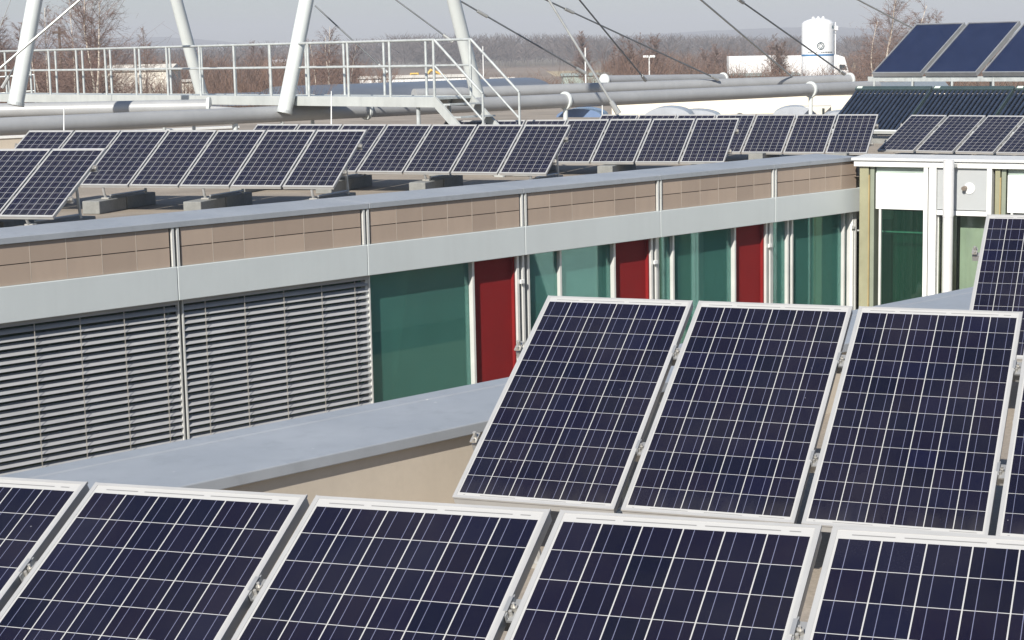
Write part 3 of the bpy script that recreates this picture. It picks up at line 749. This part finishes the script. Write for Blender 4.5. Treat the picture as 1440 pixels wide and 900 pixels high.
for i, (a, b) in enumerate(zip(JO, JO[1:])):
    # tile field: two courses with open joints over a dark backing
    pn = MB(); nt_ = max(2, round((b - a - .16) / .478)); w0 = (b - a - .16) / nt_
    for r_ in range(2):
        for c_ in range(nt_):
            wb(pn, a + .08 + c_ * w0 + .005, a + .08 + (c_ + 1) * w0 - .005, 18.83, 18.86, -2.545 + r_ * .238, -2.545 + r_ * .238 + .226)
    f = obj('tile_field', pn, M['tile'], W1)
    rb_ = MB()
    comb = [(b - .085, -2.5495), (a + .085, -2.5495), (a + .085, -2.546)]          # pale jointing profile: a comb between the tiles
    for c_ in range(1, nt_): q = a + .08 + c_ * w0; comb += [(q - .004, -2.546), (q - .004, -2.078), (q + .004, -2.078), (q + .004, -2.546)]
    comb.append((b - .085, -2.546)); rb_.extrude([wp(q, 18.8285, z_) for q, z_ in comb], N * .032)
    obj('joint_rib', rb_, M['rib'], f)
    obj('backing', wb(MB(), a + .005, b - .005, 18.862, 18.94, -2.552, -2.08), M['joint'], f)
    obj('band', wb(MB(), a + .004, b - .004 if i < 7 else b + .12, 18.80, 19.0, -2.97, -2.553), M['band'], W1, bevel=.008)
    if i:
        for s in (-.052, .02): obj('joint_strip', wb(MB(), a + s, a + s + .032, 18.812, 18.86, -2.55, -2.078), M['frame'], W1)
obj('core_wall', wb(MB(), SL, SE, 19.24, 19.5, ZG, -2.6), M['dark'], W1)
obj('plinth', wb(MB(), SL, SE, 18.9, 19.2, ZG, -5.6), M['render'], W1)
# windows: (s0, s1, mullions)
ZT, ZB = -2.972, -5.6
KW, KB = 1.0098, 1.0072                     # stations measured on the band plane, carried to the recessed planes
def window(s0, s1, mull, scr=19.075):
    s0, s1, mull = s0 * KW, s1 * KW, [q * KW for q in mull]
    fr = MB(); wb(fr, s0, s0 + .045, 18.93, 19.03, ZB, ZT); wb(fr, s1 - .045, s1, 18.93, 19.03, ZB, ZT)
    wb(fr, s0 + .045, s1 - .045, 18.94, 19.03, ZB, ZB + .06)
    for q in mull: wb(fr, q - .022, q + .022, 18.945, 19.03, ZB + .06, ZT)
    root = obj('window', fr, M['frame'], W1, bevel=.004)
    obj('pane', wb(MB(), s0 + .047, s1 - .047, 19.005, 19.012, ZB + .062, ZT), M['glass'], root)
    obj('sun_screen', wb(MB(), s0 + .03, s1 - .03, scr, scr + .015, ZB, ZT - .02), M['screen'], root)
window(15.70, 17.70, [], 19.12)
window(18.76, 20.66, [19.47])
window(21.62, 23.58, [22.03])
window(24.52, 26.80, [25.0, 25.12, 26.62])
for s0, s1 in ((17.705, 18.52), (20.665, 21.45), (23.585, 24.34)):
    s0, s1 = s0 * KW, s1 * KW
    obj('red_panel', wb(MB(), s0 + .02, s1 - .012, 19.0, 19.04, ZB, ZT), M['red'], W1)
    obj('red_edge', wb(MB(), s1 - .035, s1 - .012, 18.945, 18.998, ZB, ZT), M['red'], W1)
    for q, e in ((s1, .05), (s1 + .115, .045)):
        obj('jamb', wb(MB(), q, q + e, 18.91, 19.03, ZB, ZT), M['frame'], W1, bevel=.004)
    obj('jamb_gap', wb(MB(), s1 + .052, s1 + .113, 18.99, 19.03, ZB, ZT), M['dark'], W1)
    obj('blind_bracket', wb(MB(), s1 + .045, s1 + .12, 18.87, 18.905, ZT - .42, ZT - .36), M['white'], W1, bevel=.004)
for q in (27.03, 27.10):
    obj('jamb', wb(MB(), q, q + .05, 18.88, 19.03, ZB, ZT), M['white'], W1, bevel=.004)
obj('blind_bracket', wb(MB(), 26.98, 27.06, 18.86, 18.879, ZT - .3, ZT - .24), M['white'], W1)
# external venetian blinds
def blind(s0, s1, tapes):
    s0, s1, tapes = s0 * KB, s1 * KB, [q * KB for q in tapes]
    b = MB(); n = 31; tilt0 = R_(38)
    for i in range(n):
        z = ZT - .12 - i * .086 + random.uniform(-.003, .003); a = []; tilt = tilt0 + R_(random.gauss(0, 2.2))
        for q in range(5):                                    # slightly crowned slat
            f = q / 4 - .5; y = f * .080; x = .006 * (1 - (2 * f) ** 2)
            dd = y * math.cos(tilt) - x * math.sin(tilt); zz = y * math.sin(tilt) + x * math.cos(tilt)
            a.append((18.935 + dd, z + zz))
        poly = [wp(s0 + .03, d_, z_) for d_, z_ in a] + [wp(s0 + .03, d_ + .0012, z_ - .002) for d_, z_ in reversed(a)]
        b.extrude(poly, U * (s1 - s0 - .06))
    root = obj('venetian_blind', b, M['slat'], W1, smooth=True)
    obj('head_rail', wb(MB(), s0 + .02, s1 - .02, 18.90, 18.97, ZT - .06, ZT), M['slat'], root)
    for q in tapes: obj('ladder_tape', wb(MB(), q - .0045, q + .0045, 18.888, 18.891, ZB + .05, ZT - .06), M['tape'], root)
    for q in (s0, s1 - .022): obj('guide_rail', wb(MB(), q, q + .022, 18.905, 18.955, ZB, ZT), M['frame'], root)
    obj('pane', wb(MB(), s0, s1, 19.06, 19.066, ZB, ZT), M['glass_dark'], root)
blind(6.80, 9.74, [7.3, 7.9, 8.5, 9.1])
blind(9.78, 12.75, [10.75, 11.35, 11.95, 12.52])
blind(12.79, 15.80, [13.12, 13.72, 14.34, 14.96, 15.52])

# ================================================================== RIGHT WING
W2 = thing('corner_wing', 'white framed wing at right with blinds, downpipe and olive columns', 'building', rp(7, 5, ZG))
TE = 14.0
ZC = -2.0
sec = [(0, ZC), (0, ZC - .045), (.06, ZC - .045), (.06, ZC - .02), (.62, ZC - .01), (.62, ZC - .1), (.68, ZC - .1), (.68, ZC + .03)]
for a, b in ((-.19, 3.9), (3.9, 8.4), (8.4, TE)):
    obj('coping', MB().extrude([rp(a + .004, d_, z_) for d_, z_ in sec], E1 * (b - a - .008)), M['coping_pale'], W2, bevel=.006)
obj('parapet_core', rb(MB(), -.1, TE, .12, .6, -2.148, ZC - .047), M['render'], W2)
obj('fascia', rb(MB(), -.15, TE, .04, .118, -2.15, ZC - .047), M['white'], W2, bevel=.005)
obj('core_wall', rb(MB(), .25, TE, .9, 1.2, ZG, -2.16), M['dark'], W2)
obj('plinth', rb(MB(), 0, TE, .05, .4, ZG, -5.6), M['render'], W2)
def bay(t0, w_blind, panel=None):
    """olive column, blind over dark glass, white posts"""
    c = rb(MB(), t0 + (-.07 if t0 == 0 else .015), t0 + .10, .10, .35, ZB, -2.152); obj('grey_post', rb(MB(), t0 + .12, t0 + .195, .12, .35, ZB, -2.152), M['greygreen'], W2, bevel=.006)
    obj('olive_column', c, M['olive'], W2, bevel=.01)
    obj('brass_strip', rb(MB(), t0 + .100, t0 + .119, .09, .3, ZB, -2.30), M['gold'], W2)
    b0, b1 = t0 + .22, t0 + .22 + w_blind
    obj('recess_shade_strip', rb(MB(), b0, b1, .16, .3, -2.27, -2.152), M['shedroof'], W2)  # recess shade above the blind, put in as a grey-green strip
    obj('roller_blind', rb(MB(), b0 + .003, b1 - .003, .13, .15, -2.885, -2.262), M['blindw'], W2)
    fr = rb(MB(), b0 + .06, b0 + .10, .13, .2, ZB, -2.89); root = obj('window', fr, M['frame'], W2)
    obj('pane', rb(MB(), b0 + .102, b1, .17, .178, ZB, -2.888), M['glass_dark'], root)
    obj('reflection_bar', rb(MB(), b0 - .5, b1, .5, .54, -3.33, -3.305), M['greyp'], root)  # grey bar behind the pane imitates a pale line reflected in the glass
    for q, e in ((b1 + .005, .075), (b1 + .10, .13)): obj('post', rb(MB(), q, q + e, .05, .2, ZB, -2.152), M['white'], W2, bevel=.005)
    return b1 + .235
e0 = bay(0, .885)
def panel_bay(t0, t1):
    obj('white_panel', rb(MB(), t0, t1, .10, .13, -2.86, -2.155), M['greyp'], W2)
    obj('rail', rb(MB(), t0, t1, .07, .2, -2.955, -2.875), M['white'], W2, bevel=.004)
    root = obj('window', rb(MB(), t0, t0 + .02, .14, .2, ZB, -2.957), M['frame'], W2)
    obj('pane', rb(MB(), t0 + .022, t1, .15, .158, ZB, -2.957), M['glass_pale'], root)
    obj('curtain', rb(MB(), t0 + .022, t0 + .27, .30, .32, ZB, -2.957), M['olive'], root)
    obj('curtain', rb(MB(), t0 + .30, t1, .42, .44, ZB, -2.957), M['screen2'], root)
    obj('post', rb(MB(), t1 + .002, t1 + .085, .05, .2, ZB, -2.152), M['white'], W2, bevel=.005)
    return t1 + .09
e1 = panel_bay(e0, 2.21)
e2 = bay(e1 + .02, .885)
e3 = panel_bay(e2, e2 + .88)
e4 = bay(e3 + .02, .885)
e5 = panel_bay(e4, e4 + .88)
obj('end_wall', rb(MB(), e5 + .01, TE, .1, .4, ZB, -2.152), M['whitep'], W2)
# round vent and its knob
q = rp(1.90, .10, -2.49); v = obj('round_vent', MB().tube(q, q + NO * .012, .095, n=32), M['white'], W2, smooth=True)
v2 = MB().tube(q + NO * .012 + E1 * -.075, q + NO * .10 + E1 * -.075, .045, .035, 20); obj('vent_cowl', v2, M['vent'], v, smooth=True)
# downpipe stands clear of the facade on brackets
q = rp(1.64, -.20, 0)
dp = thing('downpipe', 'shiny silver downpipe in front of the white corner facade', 'downpipe', (q.x, q.y, 0))
mb = MB().tube((q.x, q.y, .1), (q.x, q.y, EYE - 2.955), .086, n=28); obj('lower_pipe', mb, M['pale_metal'], dp, smooth=True)
mb = MB().tube((q.x, q.y, EYE - 2.953), (q.x, q.y, EYE - 2.0), .091, n=28); obj('upper_pipe', mb, M['pale_metal'], dp, smooth=True)
obj('bracket', rb(MB(), 1.57, 1.71, -.11, .035, -2.13, -2.08), M['alu_side'], dp)

# ================================================================== NEAR ROOF
W3 = thing('near_roof', 'near roof wing with beige parapet wall and wide zinc coping', 'building', wp(10, 2, ZG))
ZD = -2.46
obj('roof_deck', MB().quad(wp(-8, -9, ZD), wp(30, -9, ZD), wp(30, 7.3, ZD), wp(-8, 7.3, ZD)), M['deck'], W3)
obj('parapet_wall', wb(MB(), -8, 30, 7.16, 7.90, -2.7, -2.062), M['render'], W3)
obj('outer_wall', wb(MB(), -8, 30, 7.5, 7.89, ZG, -2.703), M['render'], W3)
sec = [(7.12, -2.0), (7.12, -2.06), (7.97, -2.06), (7.97, -1.995), (7.80, -1.988), (7.79, -1.994)]
cj = [-8, 2.0, 8.1, 13.52, 19.4, 25, 30]
for a, b in zip(cj, cj[1:]): obj('coping', MB().extrude([wp(a + .002, d_, z_) for d_, z_ in sec], U * (b - a - .004)), M['coping'], W3, bevel=.008)
obj('roof_hatch', wb(MB(), -3, -2, 0, 1, ZD, ZD + .3), M['coping'], W3)

# ================================================================== SOLAR PANELS
def axes(az, ti, sl):
    az, ti, sl = R_(az), R_(ti), R_(sl)
    a = Vector((math.cos(az) * math.cos(sl), math.sin(az) * math.cos(sl), math.sin(sl)))
    hz = Vector((math.sin(az), -math.cos(az), 0)); dn = math.cos(ti) * hz - math.sin(ti) * Z
    dn = (dn - a * dn.dot(a)).normalized(); return a, dn
FR, FT = .013, .046                        # frame face width and depth
def make_panel(cells='cells'):
    t = thing('solar_panel', 'x', 'solar panel', group='dark blue solar panels on the roofs')
    h = PW / 2
    f = MB()
    f.cbox(-h, -h + FR, 0, PL, -FT, 0); f.cbox(h - FR, h, 0, PL, -FT, 0)
    f.cbox(-h + FR, h - FR, 0, FR, -FT, -.0004); f.cbox(-h + FR, h - FR, PL - FR, PL, -FT, -.0004)
    # bright lip round the top and a return flange at the foot of the profile
    for x0, x1 in ((-h - .0035, -h - .0001), (h + .0001, h + .0035)): f.cbox(x0, x1, -.003, PL + .003, -.009, -.0002)
    f.cbox(-h, h, -.004, -.0001, -.009, -.0003)
    f.cbox(-h + FR + .0002, -h + .035, FR + .0002, PL - FR - .0002, -FT, -FT + .003); f.cbox(h - .035, h - FR - .0002, FR + .0002, PL - FR - .0002, -FT, -FT + .003)
    obj('frame', f, M['alu'], t, local=True)
    obj('cell_sheet', MB().quad((-h + FR, FR, -.002), (h - FR, FR, -.002), (h - FR, PL - FR, -.002), (-h + FR, PL - FR, -.002)), M[cells], t, local=True)
    obj('back_sheet', MB().quad((-h + FR, FR, -.008), (-h + FR, PL - FR, -.008), (h - FR, PL - FR, -.008), (h - FR, FR, -.008)), M['whitep'], t, local=True)
    obj('junction_box', MB().cbox(-.06, .06, PL - .22, PL - .10, -.032, -.0085), M['rubber'], t, local=True)
    for y in (PL * .28, PL * .74):
        c = MB(); c.cbox(h + .004, h + .034, y - .045, y + .045, -.030, -.022); c.cbox(h + .004, h + .009, y - .045, y + .045, -.022, -.004)
        c.cbox(h - .004, h + .009, y - .03, y + .03, .0004, .003)
        c = obj('clamp', c, M['alu_side'], t, local=True)
        b = MB().tube((h + .019, y, -.022), (h + .019, y, -.006), .011, n=6); b.tube((h + .019, y, -.006), (h + .019, y, .006), .005, n=8); b.tube((h + .014, y - .022, -.022), (h + .014, y - .022, -.004), .006, n=6)
        obj('bolt', b, M['bolt'], c, local=True)
    return t
protos = {'cells': make_panel(), 'cells_b': make_panel('cells_b')}; used = set()
ORD = ['first', 'second', 'third', 'fourth', 'fifth', 'sixth', 'seventh', 'eighth', 'ninth', 'tenth']
DECK = EYE - 2.35
def row(o, az, ti, sl, pitch, i0, i1, label, rackl, deck, sup, blocks=True, shift=(-.005, -.0135), only=True):
    """one rack of panels: o = top left cell-corner frame of panel 0 (relative to the eye)"""
    a, dn = axes(az, ti, sl); nrm = a.cross(-dn)
    o = Vector(o) + Z * EYE + a * shift[0] + dn * shift[1]
    for n, i in enumerate(range(i0, i1)):
        p = o + a * (i * pitch + PW / 2) + dn * PL
        m = Matrix((a, -dn, nrm)).transposed().to_4x4(); m.translation = p
        kind = 'cells_b' if blocks is not None or deck == DECK else 'cells'
        if kind not in used: t = protos[kind]; used.add(kind)
        else: t = dup(protos[kind])
        t.matrix_world = m; t['label'] = label(n)
    # the rack under them
    hz = Vector((dn.x, dn.y, 0)).normalized()
    s0, s1 = i0 * pitch - .06, (i1 - 1) * pitch + PW + .06
    def pt(s, v, k=0): return o + a * s + dn * v - nrm * (FT + k)
    m0 = pt((s0 + s1) / 2, PL * .6); t = thing('panel_rack', rackl, 'rack', (m0.x, m0.y, deck), 'aluminium racks carrying the panels')
    for v in (PL * .26, PL * .72):
        obj('rail', MB().box(pt(s0, v - .02, .045), a * (s1 - s0), dn * .04, nrm * .043), M['alu_side'], t)
        q = pt(s0 + .02, v)                        # end clamp and bolt at the left end
        b = MB().tube(q + nrm * .02, q + nrm * .06, .010, n=6); b.box(q + nrm * .02 - a * .02 - dn * .035, a * .035, dn * .07, nrm * .008); b.tube(q + dn * .03 + nrm * .02, q + dn * .03 + nrm * .045, .008, n=6)
        obj('end_clamp', b, M['bolt'], t)
        q = pt(s1 - .035, v); b = MB().box(q + nrm * .0 - dn * .03, a * .035, dn * .06, nrm * .02); b.tube(q + a * .02 + nrm * .02, q + a * .02 + nrm * .045, .010, n=6)
        obj('end_clamp', b, M['bolt'], t)
    for n, s in enumerate(sup):
        s *= pitch; bt_ = deck + (.2 if blocks else .0)
        fr = pt(s, PL * .985, .0); ft = Vector((fr.x, fr.y, bt_)) - hz * .12 + hz * .02
        obj('front_bracket', MB().path([fr - hz * .01, fr * .45 + ft * .55 - hz * -.02, ft], [.022, .02, .026], 8), M['alu'], t, smooth=True)
        obj('foot', MB().box(ft - a * .06 - hz * .05 + Z * .001, a * .12, hz * .1, Z * .022), M['bolt'], t)
        rt = pt(s + .12, PL * .26, .045); rf = Vector((rt.x, rt.y, bt_)) - hz * .10
        obj('rear_leg', MB().tube(rt, rf, .021, n=8), M['steel'], t, smooth=True)
        b0 = pt(s + .05, PL * .98, .05); obj('brace', MB().tube(Vector((b0.x, b0.y, bt_ + .05)) - hz * .1, Vector((rf.x, rf.y, bt_ + .05)), .016, n=8), M['alu_side'], t)
        if blocks:
            for c_, (l0, l1) in enumerate(((.32, -.52), (-.56, -1.5))):
                q = Vector((fr.x, fr.y, deck + .002)) - a.normalized() * .02
                a2 = Vector((a.x, a.y, 0)).normalized()
                rr = random.uniform(-.02, .02)
                bl = obj('ballast_block', MB().box(q + hz * l0 - a2 * (.15 + rr), hz * (l1 - l0), a2 * .29, Z * .196), M['block'], bevel=.012)
                BL.append(bl); lab = f"{'front' if c_ == 0 else 'rear'} concrete ballast block under the {blocks}, {ORD[n]} support from left"
                tag(bl, lab, 'concrete block', 'concrete ballast blocks under the racks')
BL = []
row((-2.2049, 6.4133, -1.4494), -21.474, 27.484, .927, .84, 0, 5,
    lambda n: f'{ORD[n]} panel from left in the nearest row along the bottom of the picture', 'rack hidden under the nearest row of panels', EYE + ZD, [.45, 2.45, 4.45], blocks=None)
row((.2015, 9.8721, -1.3339), -20.732, 29.106, -.26, .84, 0, 4,
    lambda n: f'{ORD[n]} panel from left in the upright middle row standing before the parapet', 'rack under the middle row before the parapet', EYE + ZD, [.45, 2.45], blocks=None)
row((3.3664, 12.9443, -1.2326), -20.484, 29.233, -.107, .84, 0, 2,
    lambda n: ('panel at the right edge standing behind the middle row', 'panel mostly out of frame right of the one behind the middle row')[n], 'rack of the single panel at the right edge', EYE + ZD, [.45], blocks=None)
PF = .8373
row((-6.9957, 25.4694, -1.2236), -18.187, 29.747, .073, PF, -1, 2,
    lambda n: ('panel cut off by the left edge in the front pair on far roof', 'panel at the left edge, left of the one with exposed leg', 'panel with exposed rear leg at the left edge of the far roof')[n], 'rack with one exposed leg at far left', DECK, [.45, 1.45], 'leftmost panels', shift=(0, 0))
row((-7.7408, 29.9734, -1.1529), -16.731, 28.474, -.302, PF, 0, 7,
    lambda n: f'{ORD[n]} panel from left in the long seven panel row on the far roof', 'long rack of seven panels on the far roof', DECK, [.42, 2.43, 4.43, 6.52], 'seven panel row', shift=(0, 0))
row((-2.8812, 32.5809, -1.2586), -18.379, 26.841, -.518, PF, -2, 5,
    lambda n: f'{ORD[n]} panel from left in the row ending above the third tile joint', 'rack of the row behind the seven panels', DECK, [-1.5, .42, 2.42, 4.62], 'row ending above third tile joint', shift=(0, 0))
row((1.1679, 35.5598, -1.3730), -18.415, 26.967, .048, PF, -3, 4,
    lambda n: f'{ORD[n]} panel from left in the row ending above the brown pebbles', 'rack of the row ending at the pebbles', DECK, [-2.5, -.5, 1.42, 3.42], 'row ending at the pebbles', shift=(0, 0))
row((4.3651, 38.5404, -1.4461), -19.742, 25.668, -.383, PF, -3, 4,
    lambda n: f'{ORD[n]} panel from left in the row ending beside the tube collectors', 'rack of the row ending at the tube collectors', DECK, [-2.5, -.5, 1.42, 3.42], 'row beside the tube collectors', shift=(0, 0))
row((8.5035, 38.9694, -1.5546), -40.05, 24.29, 0, .866, 0, 5,
    lambda n: (f'{ORD[n]} panel from left in the flat row above the white corner cornice' if n < 4 else 'panel out of frame at the right end of the flat cornice row'), 'rack of the flat row above the cornice', DECK, [.4, 2.4, 4.4], None, shift=(-.005, 0))
# loose pebbles left on the deck by the coping
pb = MB()
for i in range(420):
    s = random.uniform(23.1, 25.6); d_ = 20.3 + random.random() * .9; r = random.uniform(.02, .045); q = wp(s, d_, -2.35 + .16 * math.exp(-((s - 24.6) / .7) ** 2) * random.random() + r * .5)
    a, b, c = (Vector((random.gauss(0, 1), random.gauss(0, 1), random.gauss(0, 1))).normalized() * r for _ in range(3))
    k = len(pb.v); pb.v += [q + a, q - a, q + b, q - b, q + Z * r, q - Z * r]
    for f in ((0, 2, 4), (2, 1, 4), (1, 3, 4), (3, 0, 4), (2, 0, 5), (1, 2, 5), (3, 1, 5), (0, 3, 5)): pb.f.append(tuple(k + i_ for i_ in f))
tag(obj('pebbles', pb, M['pebble'], local=True), 'brown pebbles strewn on the roof behind the zinc coping', 'pebbles', kind='stuff')

# ================================================================== SOLAR THERMAL COLLECTORS
a, dn = axes(-48.5, 33.52, 0); nrm = a.cross(-dn); O = Vector((10.4019, 47.315, .4075 + EYE)); FW_, FLn = 1.457, 2.159; PI_ = 1.5685
def flat_collector(i, label, off=0):
    o = O + a * (i * PI_ + off); t = thing('flat_collector', label, 'solar collector', o + dn * FLn, 'blue flat plate collectors')
    fr = MB()
    for x, w_ in ((0, .035), (FW_ - .035, .035)): fr.box(o + a * x, a * w_, dn * FLn, -nrm * .11)
    fr.box(o + a * .035, a * (FW_ - .07), dn * .035, -nrm * .1097); fr.box(o + a * .035 + dn * (FLn - .035), a * (FW_ - .07), dn * .035, -nrm * .1097)
    obj('frame', fr, M['alu_side'], t)
    obj('absorber', MB().box(o + a * .036 + dn * .036 - nrm * .016, a * (FW_ - .072), dn * (FLn - .072), -nrm * .06), M['absorber'], t)
    return t
flat_collector(0, 'blue flat collector with its whole face showing, leftmost at top right')
flat_collector(1, 'second blue flat collector, in the middle at top right')
flat_collector(2, 'blue flat collector cut by the right edge', .06)
st = thing('support_stand', 'steel frame carrying the blue flat collectors', 'stand', (O.x, O.y, DECK))
fo = O + dn * FLn - nrm * .112
obj('front_beam', MB().box(fo - a * .2 + dn * -.05 - Z * .15, a * 5.2, -Vector((nrm.x, nrm.y, 0)).normalized() * .08, Z * .12), M['steel'], st)
for i in range(5):
    q = fo + a * (i * 1.15) - Z * .03 - Vector((nrm.x, nrm.y, 0)).normalized() * .04; obj('leg', MB().tube((q.x, q.y, DECK), q, .03, n=8), M['steel'], st)
    q = O + a * (i * 1.15) + dn * .2 - nrm * .13; obj('leg', MB().tube((q.x, q.y, DECK), q, .03, n=8), M['steel'], st)
a, dn = axes(-42.47, 33.87, 0); nrm = a.cross(-dn); O = Vector((8.4023, 44.65, -1.0891 + EYE)); TW, TL = 2.045, 1.7287
def tube_collector(i, label):
    o = O + a * (i * 2.083); t = thing('tube_collector', label, 'solar collector', o + dn * TL, 'evacuated tube collectors')
    obj('header', MB().box(o - dn * .02 + nrm * .02, a * TW, dn * .13, -nrm * .13), M['header'], t, bevel=.02)
    tb = MB(); n = 17
    for q in range(n):
        p = o + a * (.06 + q * (TW - .12) / (n - 1)) + dn * .11 - nrm * .04; tb.tube(p, p + dn * (TL - .16), .033, n=12)
    obj('tubes', tb, M['tube'], t, smooth=True)
    obj('back_sheet', MB().box(o + dn * .115 - nrm * .12, a * TW, dn * (TL - .12), -nrm * .01), M['tubeback'], t)
    obj('foot_rail', MB().box(o + dn * (TL - .045) + nrm * .0, a * TW, dn * .05, -nrm * .08), M['mast'], t)
    obj('clip', MB().box(o + a * .05 + dn * .01 + nrm * .0205, a * .14, dn * .07, nrm * .006), M['clip'], t)
    obj('side_rail', MB().box(o + a * (TW - .012) + dn * .115 - nrm * .0, a * .024, dn * (TL - .17), -nrm * .1), M['header'], t)
tube_collector(0, 'dark evacuated tube collector, leftmost below the flat collectors')
tube_collector(1, 'second dark evacuated tube collector from left')
tube_collector(2, 'dark evacuated tube collector cut by the right edge')
st = thing('support_stand', 'grey sloping support under the evacuated tube collectors', 'stand', (O.x, O.y, DECK))
for i in range(6):
    for v, kk in ((.25, .15), (TL - .1, .13)):
        q = O + a * (.15 + i * 1.05) + dn * v - nrm * kk; obj('leg', MB().tube((q.x, q.y, DECK), q, .03, n=8), M['steel'], st)
q = O + dn * TL - nrm * .15; hz = Vector((dn.x, dn.y, 0)).normalized()
obj('kerb', MB().box(Vector((q.x, q.y, DECK)) - a * .1, a * 6, -hz * .25, Z * (q.z - DECK - .06)), M['block'], st)

# ================================================================== AIR
hz_ = MB().cbox(-4600, 4600, -60, 3600, -1, 60)
k = bpy.data.materials.new('haze'); k.use_nodes = True; t_ = k.node_tree; t_.nodes.clear()
ou = t_.nodes.new('ShaderNodeOutputMaterial'); vo = t_.nodes.new('ShaderNodeVolumePrincipled')
vo.inputs['Color'].default_value = (.90, .925, 1, 1); vo.inputs['Density'].default_value = .00065; vo.inputs['Anisotropy'].default_value = 0
t_.links.new(vo.outputs[0], ou.inputs['Volume'])
tag(obj('haze', hz_, k, local=True), kind='stuff')
